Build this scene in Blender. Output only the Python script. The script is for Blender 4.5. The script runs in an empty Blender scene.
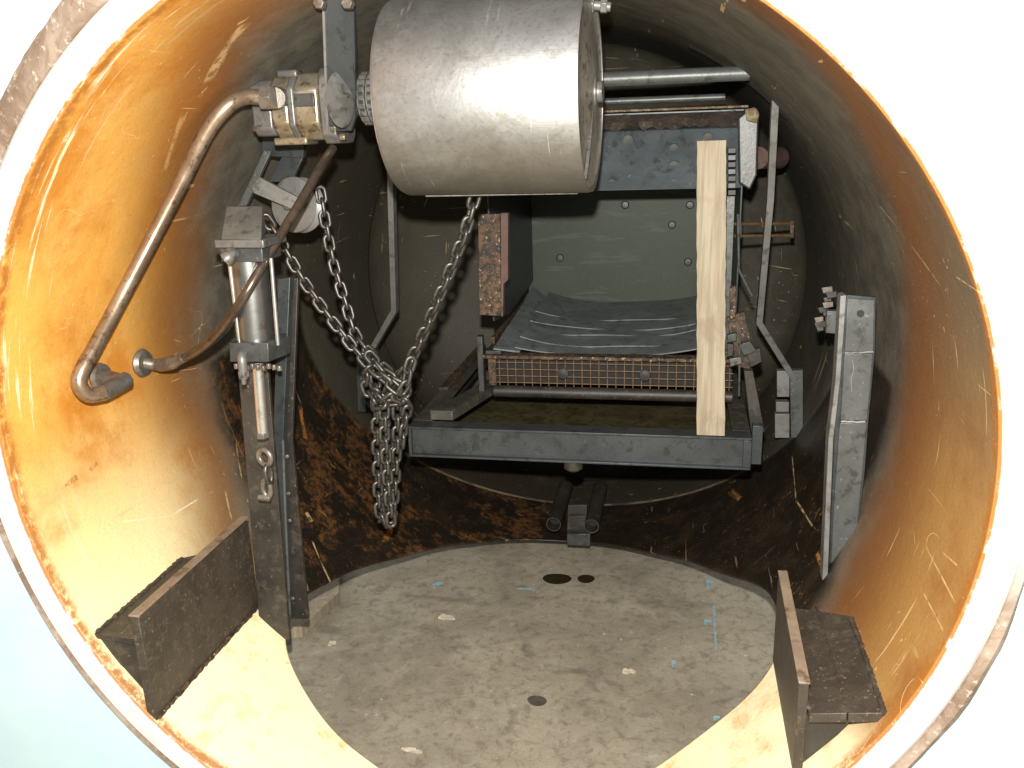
import bpy, bmesh, math, random
from mathutils import Vector, Matrix
random.seed(7)
S = bpy.context.scene
COL = S.collection
PI = math.pi
R = .9                                   # inner radius of the tank

# ------------------------------------------------------------------ camera
F = 846.8
CAM = Vector((.39547, -1.35168, .57351))
PT, YW, RL = .28708, .19562, -.03239
fw = Vector((-math.sin(YW)*math.cos(PT), math.cos(YW)*math.cos(PT), -math.sin(PT)))
rt0 = Vector((math.cos(YW), math.sin(YW), 0)); up0 = rt0.cross(fw)
rt = rt0*math.cos(RL)+up0*math.sin(RL); up = -rt0*math.sin(RL)+up0*math.cos(RL)
cd = bpy.data.cameras.new('camera'); cam = bpy.data.objects.new('camera', cd); COL.objects.link(cam)
cam.matrix_world = Matrix(((rt.x, up.x, -fw.x, CAM.x), (rt.y, up.y, -fw.y, CAM.y), (rt.z, up.z, -fw.z, CAM.z), (0, 0, 0, 1)))
cd.sensor_width = 36; cd.lens = F/1024*36; cd.clip_start = .02; cd.clip_end = 200
S.camera = cam

def ray(px, py): return fw+rt*((px-512)/F)-up*((py-384)/F)
def Q(px, py, Y):
    d = ray(px, py); return CAM+d*((Y-CAM.y)/d.y)
def QZ(px, py, Z):
    d = ray(px, py); return CAM+d*((Z-CAM.z)/d.z)
def QX(px, py, X):
    d = ray(px, py); return CAM+d*((X-CAM.x)/d.x)
def QC(px, py):
    d = ray(px, py); c = CAM
    A = d.x**2+d.z**2; B = 2*(c.x*d.x+c.z*d.z); C_ = c.x**2+c.z**2-R*R
    return c+d*((-B+math.sqrt(B*B-4*A*C_))/(2*A))

# ------------------------------------------------------------------ objects
def tag(o, label, cat, group=None):
    o['label'] = label; o['category'] = cat
    if group: o['group'] = group
    return o
def thing(name, label, cat, loc, group=None):
    o = bpy.data.objects.new(name, None); COL.objects.link(o); o.location = loc
    o.empty_display_size = .05
    return tag(o, label, cat, group)
def obj(name, bm, mat, parent=None, bevel=.0015, smooth=35, loc=None):
    """parts are modelled in world coordinates and shifted to their thing's origin"""
    o_ = Vector((0, 0, 0))
    p = parent
    while p is not None:
        o_ += p.location; p = p.parent
    if parent is None and loc is not None: o_ = Vector(loc)
    bmesh.ops.translate(bm, verts=bm.verts, vec=-o_)
    bmesh.ops.recalc_face_normals(bm, faces=bm.faces)
    me = bpy.data.meshes.new(name); bm.to_mesh(me); bm.free()
    me.materials.append(mat)
    me.shade_smooth()
    if smooth < 180: me.set_sharp_from_angle(angle=math.radians(smooth))
    o = bpy.data.objects.new(name, me); COL.objects.link(o)
    if parent: o.parent = parent
    else: o.location = o_
    if bevel:
        m = o.modifiers.new('bevel', 'BEVEL'); m.width = bevel; m.segments = 2
        m.limit_method = 'ANGLE'; m.angle_limit = math.radians(40); m.harden_normals = False
    return o
def NB(): return bmesh.new()
def box(bm, a, b, M=None):
    a = Vector(a); b = Vector(b)
    vs = [bm.verts.new((x, y, z)) for x in (a.x, b.x) for y in (a.y, b.y) for z in (a.z, b.z)]
    for f in ((0, 1, 3, 2), (4, 6, 7, 5), (0, 4, 5, 1), (2, 3, 7, 6), (0, 2, 6, 4), (1, 5, 7, 3)):
        bm.faces.new([vs[i] for i in f])
    if M is not None: bmesh.ops.transform(bm, matrix=M, verts=vs)
    return vs
def prism(bm, pts, d):
    """closed 3D polygon pushed along vector d"""
    d = Vector(d)
    a = [bm.verts.new(p) for p in pts]; b = [bm.verts.new(Vector(p)+d) for p in pts]
    bm.faces.new(a); bm.faces.new(b[::-1]); n = len(a)
    for i in range(n): bm.faces.new([a[i], b[i], b[(i+1) % n], a[(i+1) % n]])
def pprism(bm, pix, Y, depth): prism(bm, [Q(x, y, Y) for x, y in pix], (0, depth, 0))
def frame_of(t, ref=Vector((0, 0, 1))):
    t = t.normalized()
    if abs(t.dot(ref)) > .95: ref = Vector((0, 1, 0)) if abs(t.y) < .9 else Vector((1, 0, 0))
    u = t.cross(ref).normalized(); return u, u.cross(t).normalized()
def smooth_path(pts, n=8):
    pts = [Vector(p) for p in pts]; out = []
    P_ = [pts[0]*2-pts[1]]+pts+[pts[-1]*2-pts[-2]]
    for i in range(1, len(P_)-2):
        a, b, c, d = P_[i-1:i+3]
        for k in range(n):
            t = k/n
            out.append(.5*((2*b)+(c-a)*t+(2*a-5*b+4*c-d)*t*t+(3*b-a-3*c+d)*t**3))
    out.append(pts[-1]); return out
def tube(bm, pts, r, seg=16, cap=True, hollow=0):
    pts = [Vector(p) for p in pts]; rings = []; u = v = None
    rr = r if isinstance(r, (list, tuple)) else [r]*len(pts)
    for i, p in enumerate(pts):
        t = (pts[min(i+1, len(pts)-1)]-pts[max(i-1, 0)]).normalized()
        if u is None: u, v = frame_of(t)
        else:
            u = (u-t*u.dot(t)).normalized(); v = u.cross(t).normalized()
        rings.append([bm.verts.new(p+(u*math.cos(2*PI*k/seg)+v*math.sin(2*PI*k/seg))*rr[i]) for k in range(seg)])
    for a, b in zip(rings, rings[1:]):
        for k in range(seg): bm.faces.new([a[k], a[(k+1) % seg], b[(k+1) % seg], b[k]])
    if cap:
        bm.faces.new(rings[0][::-1]); bm.faces.new(rings[-1])
def pipe(bm, a, b, r, wall, seg=24):
    a = Vector(a); b = Vector(b); u, v = frame_of(b-a)
    L = [[bm.verts.new(p+(u*math.cos(2*PI*k/seg)+v*math.sin(2*PI*k/seg))*q) for k in range(seg)] for p, q in ((a, r), (b, r), (b, r-wall), (a, r-wall))]
    for i in range(4):
        A, B = L[i], L[(i+1) % 4]
        for k in range(seg): bm.faces.new([A[k], A[(k+1) % seg], B[(k+1) % seg], B[k]])
def cyl(bm, a, b, r, seg=24, r2=None): tube(bm, [a, b], [r, r if r2 is None else r2], seg)
def hexn(bm, a, d, r, h):
    a = Vector(a); d = Vector(d).normalized(); tube(bm, [a, a+d*h], r, 6)
def lathe(bm, o, d, prof, seg=64):
    """prof: list of (distance along d, radius)"""
    o = Vector(o); d = Vector(d).normalized(); u, v = frame_of(d); rings = []
    for s, r in prof:
        if r < 1e-6: rings.append([bm.verts.new(o+d*s)])
        else: rings.append([bm.verts.new(o+d*s+(u*math.cos(2*PI*k/seg)+v*math.sin(2*PI*k/seg))*r) for k in range(seg)])
    for a, b in zip(rings, rings[1:]):
        for k in range(seg):
            k2 = (k+1) % seg
            if len(a) == 1 and len(b) == 1: continue
            if len(a) == 1: bm.faces.new([a[0], b[k2], b[k]])
            elif len(b) == 1: bm.faces.new([a[k], a[k2], b[0]])
            else: bm.faces.new([a[k], a[k2], b[k2], b[k]])
def strap(bm, pts, w, d):
    """flat bar: w = visible width in the xz plane, d = depth along y"""
    pts = [Vector(p) for p in pts]; rings = []
    for i, p in enumerate(pts):
        t0 = (p-pts[i-1]).normalized() if i else (pts[1]-p).normalized()
        t1 = (pts[i+1]-p).normalized() if i < len(pts)-1 else t0
        t = (t0+t1).normalized(); n = Vector((t.z, 0, -t.x)).normalized()
        k = 1/max(.5, math.cos(t0.angle(t1)/2)); n *= w/2*k
        y = Vector((0, d/2, 0))
        rings.append([bm.verts.new(q) for q in (p-n-y, p+n-y, p+n+y, p-n+y)])
    for a, b in zip(rings, rings[1:]):
        for k in range(4): bm.faces.new([a[k], a[(k+1) % 4], b[(k+1) % 4], b[k]])
    bm.faces.new(rings[0][::-1]); bm.faces.new(rings[-1])

# ------------------------------------------------------------------ materials
class N:
    def __init__(s, name):
        s.m = bpy.data.materials.new(name); s.m.use_nodes = True; s.t = s.m.node_tree; s.n = s.t.nodes
        s.b = s.n['Principled BSDF']; s.tc = s.n.new('ShaderNodeTexCoord').outputs['Object']
    def link(s, a, b): s.t.links.new(a, b)
    def setin(s, sock, v):
        if isinstance(v, bpy.types.NodeSocket): s.link(v, sock)
        elif isinstance(v, (tuple, list)) and len(v) == 3 and sock.type == 'RGBA': sock.default_value = (*v, 1)
        else: sock.default_value = v
    def math(s, op, a, b=0., c=None):
        n = s.n.new('ShaderNodeMath'); n.operation = op; s.setin(n.inputs[0], a); s.setin(n.inputs[1], b)
        if c is not None: s.setin(n.inputs[2], c)
        return n.outputs[0]
    def mp(s, scale=(1, 1, 1), rot=(0, 0, 0), loc=(0, 0, 0)):
        n = s.n.new('ShaderNodeMapping'); s.link(s.tc, n.inputs[0]); n.inputs['Scale'].default_value = scale
        n.inputs['Rotation'].default_value = rot; n.inputs['Location'].default_value = loc; return n.outputs[0]
    def noise(s, scale, detail=6, rough=.6, dist=0, vec=None):
        detail = min(detail, 5)
        n = s.n.new('ShaderNodeTexNoise'); s.link(vec or s.tc, n.inputs['Vector'])
        n.inputs['Scale'].default_value = scale; n.inputs['Detail'].default_value = detail
        n.inputs['Roughness'].default_value = rough; n.inputs['Distortion'].default_value = dist; return n.outputs['Fac']
    def vor(s, scale, vec=None, feat='F1'):
        n = s.n.new('ShaderNodeTexVoronoi'); n.feature = feat; s.link(vec or s.tc, n.inputs['Vector']); n.inputs['Scale'].default_value = scale
        return n.outputs['Distance']
    def ss(s, v, a, b):
        n = s.n.new('ShaderNodeMapRange'); n.interpolation_type = 'SMOOTHSTEP'; s.setin(n.inputs[0], v)
        n.inputs[1].default_value = a; n.inputs[2].default_value = b; n.inputs[3].default_value = 0; n.inputs[4].default_value = 1
        return n.outputs[0]
    def mix(s, f, a, b):
        n = s.n.new('ShaderNodeMix'); n.data_type = 'RGBA'; s.setin(n.inputs[0], f); s.setin(n.inputs[6], a); s.setin(n.inputs[7], b)
        return n.outputs[2]
    def mul(s, *a):
        r = a[0]
        for x in a[1:]: r = s.math('MULTIPLY', r, x)
        return r
    def inv(s, a): return s.math('SUBTRACT', 1., a)
    def xyz(s):
        n = s.n.new('ShaderNodeSeparateXYZ'); s.link(s.tc, n.inputs[0]); return n.outputs
    def bump(s, h, st, dist=.002):
        n = s.n.new('ShaderNodeBump'); n.inputs['Strength'].default_value = st; n.inputs['Distance'].default_value = dist
        s.link(h, n.inputs['Height']); s.link(n.outputs[0], s.b.inputs['Normal'])
    def out(s, col, rough=.6, metal=0., spec=.5):
        s.setin(s.b.inputs['Base Color'], col); s.setin(s.b.inputs['Roughness'], rough)
        s.setin(s.b.inputs['Metallic'], metal); s.b.inputs['Specular IOR Level'].default_value = spec
        return s.m

def grime(name, c1, c2, c3=None, scale=9, thr=(.52, .66), rough=.5, metal=0., bump=.35, fleck=None, fth=.64, rv=.2):
    """painted / bare steel: base c1, blotches c2, worn spots c3, sparse flecks"""
    m = N(name); a = m.noise(scale, 8, .65, .4); b = m.noise(scale*3.1, 6, .7, .2, m.mp(loc=(3, 1, 7)))
    col = m.mix(m.ss(a, .35, .65), c1, c2)
    if c3: col = m.mix(m.ss(b, *thr), col, c3)
    if fleck:
        f = m.noise(scale*9, 3, .6, 0, m.mp(loc=(9, 4, 2))); col = m.mix(m.ss(f, fth, fth+.06), col, fleck)
    col = m.mix(m.mul(m.noise(260, 2, .5), .28), col, tuple(x*.45 for x in c1))
    r = m.math('ADD', m.math('MULTIPLY', a, rv), rough-rv/2)
    m.bump(m.math('ADD', m.noise(scale*8, 6, .7), m.math('MULTIPLY', b, .8)), bump, .0015)
    return m.out(col, r, metal)

CR = (.72, .52, .24); OR = (.50, .22, .05)
MARKS = [((247, 22), (206, 84), .016, .75, CR), ((150, 30), (60, 150), .006, .8, (.85, .72, .46)), ((185, 112), (165, 172), .010, .5, CR),
    ((877, 203), (942, 288), .0030, .8, CR), ((955, 276), (985, 296), .003, .8, CR), ((925, 545), (886, 632), .0022, .95, CR), ((925, 545), (956, 604), .0022, .95, CR), ((923, 592), (944, 632), .0022, .9, CR), ((930, 612), (900, 662), .0018, .8, CR),
    ((942, 552), (958, 566), .0022, .9, CR), ((792, 455), (796, 500), .0032, .9, CR), ((796, 500), (813, 527), .0032, .9, CR), ((817, 552), (823, 572), .008, .9, OR), ((730, 490), (740, 500), .014, .9, OR),
    ((300, 405), (306, 440), .014, .95, OR), ((306, 512), (312, 522), .010, .9, CR), ((312, 540), (332, 585), .0035, .9, CR), ((300, 565), (308, 592), .006, .8, OR), ((172, 515), (200, 498), .0025, .9, (.9, .8, .6)), ((120, 522), (170, 516), .002, .8, (.9, .8, .6)),
    ((64, 486), (78, 476), .007, .8, (.22, .09, .02)), ((88, 472), (98, 462), .006, .7, (.3, .13, .03)), ((225, 490), (232, 520), .004, .8, CR), ((236, 440), (242, 480), .0035, .8, CR), ((385, 540), (392, 528), .012, .7, OR)]
def shell_material():
    m = N('stained_tank_wall'); x, y, z = m.xyz()
    n1 = m.noise(3.0, 8, .62, .15); n2 = m.noise(10, 8, .68, .15, m.mp(loc=(2, 5, 1))); n3 = m.noise(46, 6, .7, .3)
    ax = m.n.new('ShaderNodeClamp'); m.link(m.math('MULTIPLY', x, 1.7), ax.inputs[0]); ax.inputs[1].default_value = -1; axs = ax.outputs[0]
    # limit of the soot, a function of the place on the wall
    yb = m.math('SUBTRACT', m.math('ADD', m.math('MULTIPLY', z, .02), .71), m.mul(z, z, .72))
    yb = m.math('SUBTRACT', yb, m.mul(axs, m.math('ADD', m.math('MULTIPLY', z, .15), .145)))
    yb = m.math('ADD', yb, m.math('MULTIPLY', m.ss(z, -.50, -.68), .32)); yb = m.math('SUBTRACT', yb, m.mul(m.ss(x, -.2, -.5), m.ss(z, -.35, .05), .15))
    wob = m.math('ADD', m.math('MULTIPLY', m.math('SUBTRACT', n1, .5), .22), m.math('MULTIPLY', m.math('SUBTRACT', n2, .5), .08))
    d = m.math('ADD', m.math('SUBTRACT', y, yb), wob)
    soot = m.ss(d, -.14, .13)
    left = m.ss(x, .25, -.35); low = m.ss(z, .05, -.5); bot = m.ss(z, -.5, -.66)
    # rust-orange primer
    o = m.mix(m.ss(n1, .36, .64), (.52, .20, .022), (.74, .37, .06))
    o = m.mix(m.mul(m.ss(n2, .45, .7), .6), o, (.74, .42, .10))
    o = m.mix(m.mul(m.ss(x, .2, .6), .68), o, (.185, .085, .028))  # orange darkened on the right, painting the grazing flash into the colour
    # grey-brown tone over the upper right wall
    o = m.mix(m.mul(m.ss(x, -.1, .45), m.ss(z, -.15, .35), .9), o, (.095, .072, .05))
    # pale worn paint and painted flash blow-out, low on the left and along the bottom
    pale = m.mul(m.ss(m.math('ADD', n1, m.math('MULTIPLY', n2, .35)), .48, .70), m.math('ADD', m.mul(left, low, .95), .04))
    o = m.mix(pale, o, (.92, .80, .46))
    o = m.mix(m.mul(m.ss(z, -.42, -.58), m.ss(d, .06, -.1), m.ss(n2, 1.1, .3)), o, (.94, .82, .52))
    o = m.mix(m.mul(bot, m.ss(n2, .54, .66), .45), o, (.66, .36, .12)); o = m.mix(m.mul(bot, m.ss(n3, .60, .72), .5), o, (.50, .27, .09))
    # cream run marks parallel to the rim, rust line at the rim
    streak = m.noise(4, 6, .6, .2, m.mp(scale=(1, 14, 1)))
    o = m.mix(m.mul(m.ss(streak, .56, .64), m.ss(y, .17, .06), left), o, (.80, .66, .42))
    rim = m.mul(m.ss(m.math('ADD', y, m.math('MULTIPLY', m.math('SUBTRACT', n2, .5), .05)), .035, .012), m.ss(n3, .3, .55))
    o = m.mix(m.mul(rim, .9), o, (.36, .13, .02))
    blot = m.mul(m.ss(n2, .66, .72), low)
    o = m.mix(m.mul(blot, .8), o, (.23, .085, .02))
    # sooty steel
    s = m.mix(m.ss(n2, .35, .65), (.085, .078, .060), (.145, .134, .104))
    s = m.mix(m.mul(m.ss(n3, .55, .75), .5), s, (.05, .045, .035))
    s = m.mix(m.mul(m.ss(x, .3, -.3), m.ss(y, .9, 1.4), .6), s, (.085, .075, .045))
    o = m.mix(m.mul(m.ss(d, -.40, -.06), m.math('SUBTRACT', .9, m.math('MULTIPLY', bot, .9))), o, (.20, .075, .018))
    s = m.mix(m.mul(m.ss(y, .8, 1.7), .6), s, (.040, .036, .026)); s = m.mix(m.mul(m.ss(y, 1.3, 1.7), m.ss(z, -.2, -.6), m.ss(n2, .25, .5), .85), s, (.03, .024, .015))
    col = m.mix(soot, o, s)
    # dark doubler plate area round the floor opening
    px = m.math('ADD', x, .04); py = m.math('SUBTRACT', y, .79)
    pr = m.math('SQRT', m.math('ADD', m.mul(px, px), m.mul(py, py)))
    pad = m.mul(m.ss(pr, 1.055, 1.035), m.ss(z, .0, -.03), m.ss(m.math('ADD', m.math('SUBTRACT', y, m.math('ADD', m.math('MULTIPLY', m.ss(x, -.60, -.72), .27), m.math('MULTIPLY', m.ss(x, .76, .84), .16))), wob), .46, .56))
    k = m.mix(m.ss(n2, .4, .7), (.013, .010, .007), (.028, .020, .013))
    rustm = m.mul(m.ss(m.math('ADD', n1, m.math('MULTIPLY', n3, .3)), .61, .70), m.ss(n2, .44, .56), m.math('ADD', m.math('MULTIPLY', m.ss(x, .35, -.1), .75), .25))
    k = m.mix(m.mul(rustm, m.ss(n3, .40, .58), m.math('SUBTRACT', .52, m.math('MULTIPLY', m.ss(x, -.2, .3), .32))), k, (.22, .09, .026))
    chip = m.mul(m.ss(n2, .70, .73), m.ss(n3, .45, .55)); k = m.mix(chip, k, (.62, .36, .11))
    runs = m.noise(5, 5, .6, .3, m.mp(scale=(9, 9, 1), loc=(4, 2, 0)))
    k = m.mix(m.mul(m.ss(runs, .63, .68), m.ss(n1, .45, .6), .6), k, (.30, .16, .06))
    col = m.mix(pad, col, k)
    # pale weld line along its back edge
    wl = m.mul(m.ss(m.math('ABSOLUTE', m.math('SUBTRACT', pr, 1.055)), .012, .004), m.ss(z, -.55, -.8), m.ss(n2, .3, .6))
    col = m.mix(m.mul(wl, .7), col, (.42, .33, .22))
    # scratches and small light specks
    for i, (sc, rot, th) in enumerate((((2, 60, 3), (0, 0, .5), .69), ((3, 4, 90), (.9, .2, 0), .69), ((70, 3, 6), (.4, .5, .8), .69), ((5, 80, 60), (0, .9, 1.1), .69))):
        sn = m.noise(1, 3, .55, .25, m.mp(scale=sc, rot=rot, loc=(i*3, 1, i)))
        gate = m.ss(m.noise(2.6, 2, .5, 0, m.mp(loc=(i*5+2, 3, 8))), .5, .58)
        col = m.mix(m.mul(m.ss(sn, th, th+.015), gate, m.math('SUBTRACT', .7, m.math('MULTIPLY', pad, .45))), col, (.72, .50, .24))
    sp = m.ss(m.vor(60), .10, .05); sg = m.ss(m.noise(30, 2, .5, 0, m.mp(loc=(1, 9, 4))), .58, .66)
    col = m.mix(m.mul(sp, sg, .8), col, (.6, .5, .36))
    for i, (sc, wd_, gz) in enumerate(((3.2, .0016, .60),)):
        cn = m.noise(sc, 1.5, .5, .8, m.mp(loc=(i*7+1, i*3, 2), scale=(1, 1, 1.6)))
        gate = m.ss(m.noise(3.6, 3, .6, 0, m.mp(loc=(i*5, 7, i*2))), gz, gz+.05)
        col = m.mix(m.mul(m.ss(m.math('ABSOLUTE', m.math('SUBTRACT', cn, .47+.02*i)), wd_, wd_*.3), gate, m.math('SUBTRACT', .8, m.math('MULTIPLY', soot, .45))), col, (.80, .62, .34))

    # individual worn patches and scrapes: (end, end, half width, strength, colour)
    for (p0, p1, w_, st_, c_) in MARKS:
        A, B = QC(*p0), QC(*p1); ctr = (A+B)/2; L_ = (B-A).length/2; u_ = (B-A).normalized()
        vs_ = m.n.new('ShaderNodeVectorMath'); vs_.operation = 'SUBTRACT'; m.link(m.tc, vs_.inputs[0]); vs_.inputs[1].default_value = ctr
        dt = m.n.new('ShaderNodeVectorMath'); dt.operation = 'DOT_PRODUCT'; m.link(vs_.outputs[0], dt.inputs[0]); dt.inputs[1].default_value = u_
        dd = m.n.new('ShaderNodeVectorMath'); dd.operation = 'DOT_PRODUCT'; m.link(vs_.outputs[0], dd.inputs[0]); m.link(vs_.outputs[0], dd.inputs[1])
        al = dt.outputs['Value']; pe = m.math('SQRT', m.math('MAXIMUM', m.math('SUBTRACT', dd.outputs['Value'], m.mul(al, al)), 0.))
        pe = m.math('ADD', pe, m.math('MULTIPLY', m.math('SUBTRACT', n3, .5), w_*2.2)); pe = m.math('ADD', pe, m.math('MULTIPLY', m.math('SUBTRACT', n2, .5), w_*2.5))
        mk = m.mul(m.ss(pe, w_*1.1, w_*.5), m.ss(m.math('ABSOLUTE', al), L_, L_*.8), m.ss(n3, .36, .56), st_*.85); col = m.mix(mk, col, c_)
    gr = m.noise(170, 3, .65); col = m.mix(m.mul(m.ss(gr, .5, .75), .22), col, (.10, .05, .02)); col = m.mix(m.mul(m.ss(gr, .40, .25), .15), col, (.7, .55, .35))
    rough = m.math('SUBTRACT', .62, m.math('MULTIPLY', pad, .2))
    m.bump(m.math('ADD', m.math('MULTIPLY', n2, 1.4), m.math('MULTIPLY', n3, .7)), .4, .003)
    return m.out(col, rough, 0., .4)

def flange_material():
    m = N('white_rim_paint'); x, y, z = m.xyz()
    n = m.noise(18, 8, .7, .5); col = m.mix(m.ss(n, .35, .7), (.74, .74, .71), (.60, .58, .54))
    r = m.math('SQRT', m.math('ADD', m.mul(x, x), m.mul(z, z)))
    e = m.ss(m.math('ADD', r, m.math('MULTIPLY', m.math('SUBTRACT', m.noise(40, 5, .7), .5), .004)), .9055, .9025)
    col = m.mix(m.mul(e, m.ss(n, .25, .5)), col, (.34, .13, .03))
    m.bump(n, .3, .002); return m.out(col, .6)
def band_material():
    m = N('worn_brown_edge'); x, y, z = m.xyz(); n = m.noise(9, 8, .7, .6); n2 = m.noise(55, 5, .7)
    col = m.mix(m.ss(n, .35, .65), (.15, .095, .06), (.30, .23, .175))
    col = m.mix(m.ss(n2, .55, .7), col, (.42, .37, .31)); col = m.mix(m.ss(n2, .38, .30), col, (.16, .08, .05))
    col = m.mix(m.mul(m.ss(x, .1, .3), m.ss(z, -.25, .1)), col, (.74, .74, .72))
    m.bump(n2, .5, .003); return m.out(col, .8)
def concrete():
    m = N('stained_concrete'); n1 = m.noise(2.2, 9, .62, .5); n2 = m.noise(9, 8, .7, .4); n3 = m.noise(90, 4, .7)
    col = m.mix(m.ss(n1, .32, .68), (.25, .215, .155), (.40, .35, .26))
    col = m.mix(m.mul(m.ss(n2, .52, .72), .55), col, (.42, .39, .315)); col = m.mix(m.mul(m.ss(n2, .44, .30), .5), col, (.12, .103, .078))
    col = m.mix(m.mul(m.ss(n3, .5, .72), .35), col, (.10, .09, .07))
    v = m.vor(17, m.mp(scale=(1, 1.3, .01))); g = m.ss(m.noise(2.5, 2, .5, 0, m.mp(loc=(5, 2, 0))), .52, .6)
    col = m.mix(m.mul(m.ss(m.math('ADD', v, m.math('MULTIPLY', n2, .12)), .16, .11), g, .8), col, (.62, .60, .52))
    v2 = m.vor(6.3, m.mp(scale=(1, .7, .01), loc=(2, 1, 0)))
    col = m.mix(m.mul(m.ss(m.math('ADD', v2, m.math('MULTIPLY', n2, .35)), .36, .16), .45), col, (.10, .088, .066))
    n4 = m.noise(28, 5, .75, .5, m.mp(loc=(4, 4, 0))); col = m.mix(m.mul(m.ss(n4, .48, .66), .6), col, (.14, .122, .09)); col = m.mix(m.mul(m.ss(n4, .40, .28), .6), col, (.52, .49, .40))
    v3 = m.vor(26, m.mp(scale=(1, 1.6, .01), loc=(7, 3, 0))); col = m.mix(m.mul(m.ss(m.math('ADD', v3, m.math('MULTIPLY', n4, .2)), .20, .15), m.ss(n1, .45, .55), .8), col, (.66, .63, .54))
    st = m.ss(m.noise(3.5, 5, .6, .6, m.mp(loc=(8, 1, 0), scale=(1, 1.8, 1))), .58, .68); col = m.mix(m.mul(st, .45), col, (.11, .095, .07))
    m.bump(m.math('ADD', n2, m.math('MULTIPLY', n3, .5)), .35, .003); return m.out(col, .75)
def stain(name, c, r=.5, a=.75):
    m = N(name); n = m.noise(30, 6, .7); return m.out(m.mix(m.ss(n, .35, .65), c, tuple(v*.6 for v in c)), r)
def wood():
    m = N('rough_pine'); w = m.noise(7, 6, .6, .5, m.mp(scale=(9, 9, .6))); f = m.noise(60, 4, .6, 0, m.mp(scale=(4, 4, .12)))
    st = m.noise(6, 5, .6, .4, m.mp(loc=(2, 0, 3), scale=(2, 2, 1)))
    col = m.mix(m.ss(w, .35, .65), (.27, .225, .155), (.37, .32, .235)); col = m.mix(m.mul(m.ss(f, .5, .7), .5), col, (.30, .20, .11))
    col = m.mix(m.mul(m.ss(st, .55, .68), .6), col, (.22, .17, .12)); m.bump(f, .4, .001); return m.out(col, .8)
def steel_drum():
    m = N('dulled_stainless'); x, y, z = m.xyz()
    n = m.noise(6, 8, .65, .8); b = m.noise(30, 5, .6, .1, m.mp(scale=(.5, 8, 8))); s = m.noise(9, 8, .7, 1.2, m.mp(loc=(3, 3, 1)))
    col = m.mix(m.ss(n, .35, .65), (.34, .34, .335), (.45, .455, .455)); col = m.mix(m.mul(m.ss(s, .48, .66), .55), col, (.19, .18, .15))
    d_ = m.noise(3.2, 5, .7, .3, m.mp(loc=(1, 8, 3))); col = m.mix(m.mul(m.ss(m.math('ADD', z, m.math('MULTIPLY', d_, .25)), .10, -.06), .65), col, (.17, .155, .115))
    sc = m.noise(1, 3, .6, .2, m.mp(scale=(60, 4, 5), rot=(0, .3, 0))); col = m.mix(m.mul(m.ss(sc, .66, .69), .5), col, (.75, .75, .74))
    g = m.noise(120, 3, .6); col = m.mix(m.mul(m.ss(g, .5, .7), .3), col, (.15, .14, .12))
    rough = m.math('ADD', m.math('MULTIPLY', s, .25), .38)
    m.bump(m.math('ADD', m.math('MULTIPLY', n, 1.5), m.math('MULTIPLY', b, .15)), .25, .004)
    return m.out(col, rough, .85)
def plaster():
    m = N('pale_blue_wall_paint'); n = m.noise(3, 7, .6); m.bump(m.noise(70, 4, .6), .15, .002)
    return m.out(m.mix(m.ss(n, .3, .7), (.50, .66, .70), (.58, .72, .75)), .6)
def panel_green():
    m = N('grey_green_liner'); n = m.noise(3, 8, .6, .6); n2 = m.noise(22, 6, .7); x, y, z = m.xyz()
    col = m.mix(m.ss(n, .35, .65), (.014, .023, .013), (.024, .037, .019)); col = m.mix(m.mul(m.ss(n2, .55, .7), .5), col, (.038, .048, .038))
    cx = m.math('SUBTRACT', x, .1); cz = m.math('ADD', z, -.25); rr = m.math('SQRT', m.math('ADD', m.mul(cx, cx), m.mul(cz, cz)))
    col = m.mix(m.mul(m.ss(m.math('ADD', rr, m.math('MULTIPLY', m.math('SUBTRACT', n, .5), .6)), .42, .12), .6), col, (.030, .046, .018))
    n5 = m.noise(70, 4, .7); col = m.mix(m.mul(m.ss(n5, .52, .7), .5), col, (.05, .055, .045)); n6 = m.noise(1, 4, .6, .2, m.mp(scale=(4, 4, 26)))
    col = m.mix(m.mul(m.ss(n6, .58, .66), .5), col, (.07, .08, .07))
    m.bump(m.math('ADD', n, m.math('MULTIPLY', n2, .2)), .12, .01); return m.out(col, .55, 0.)

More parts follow.
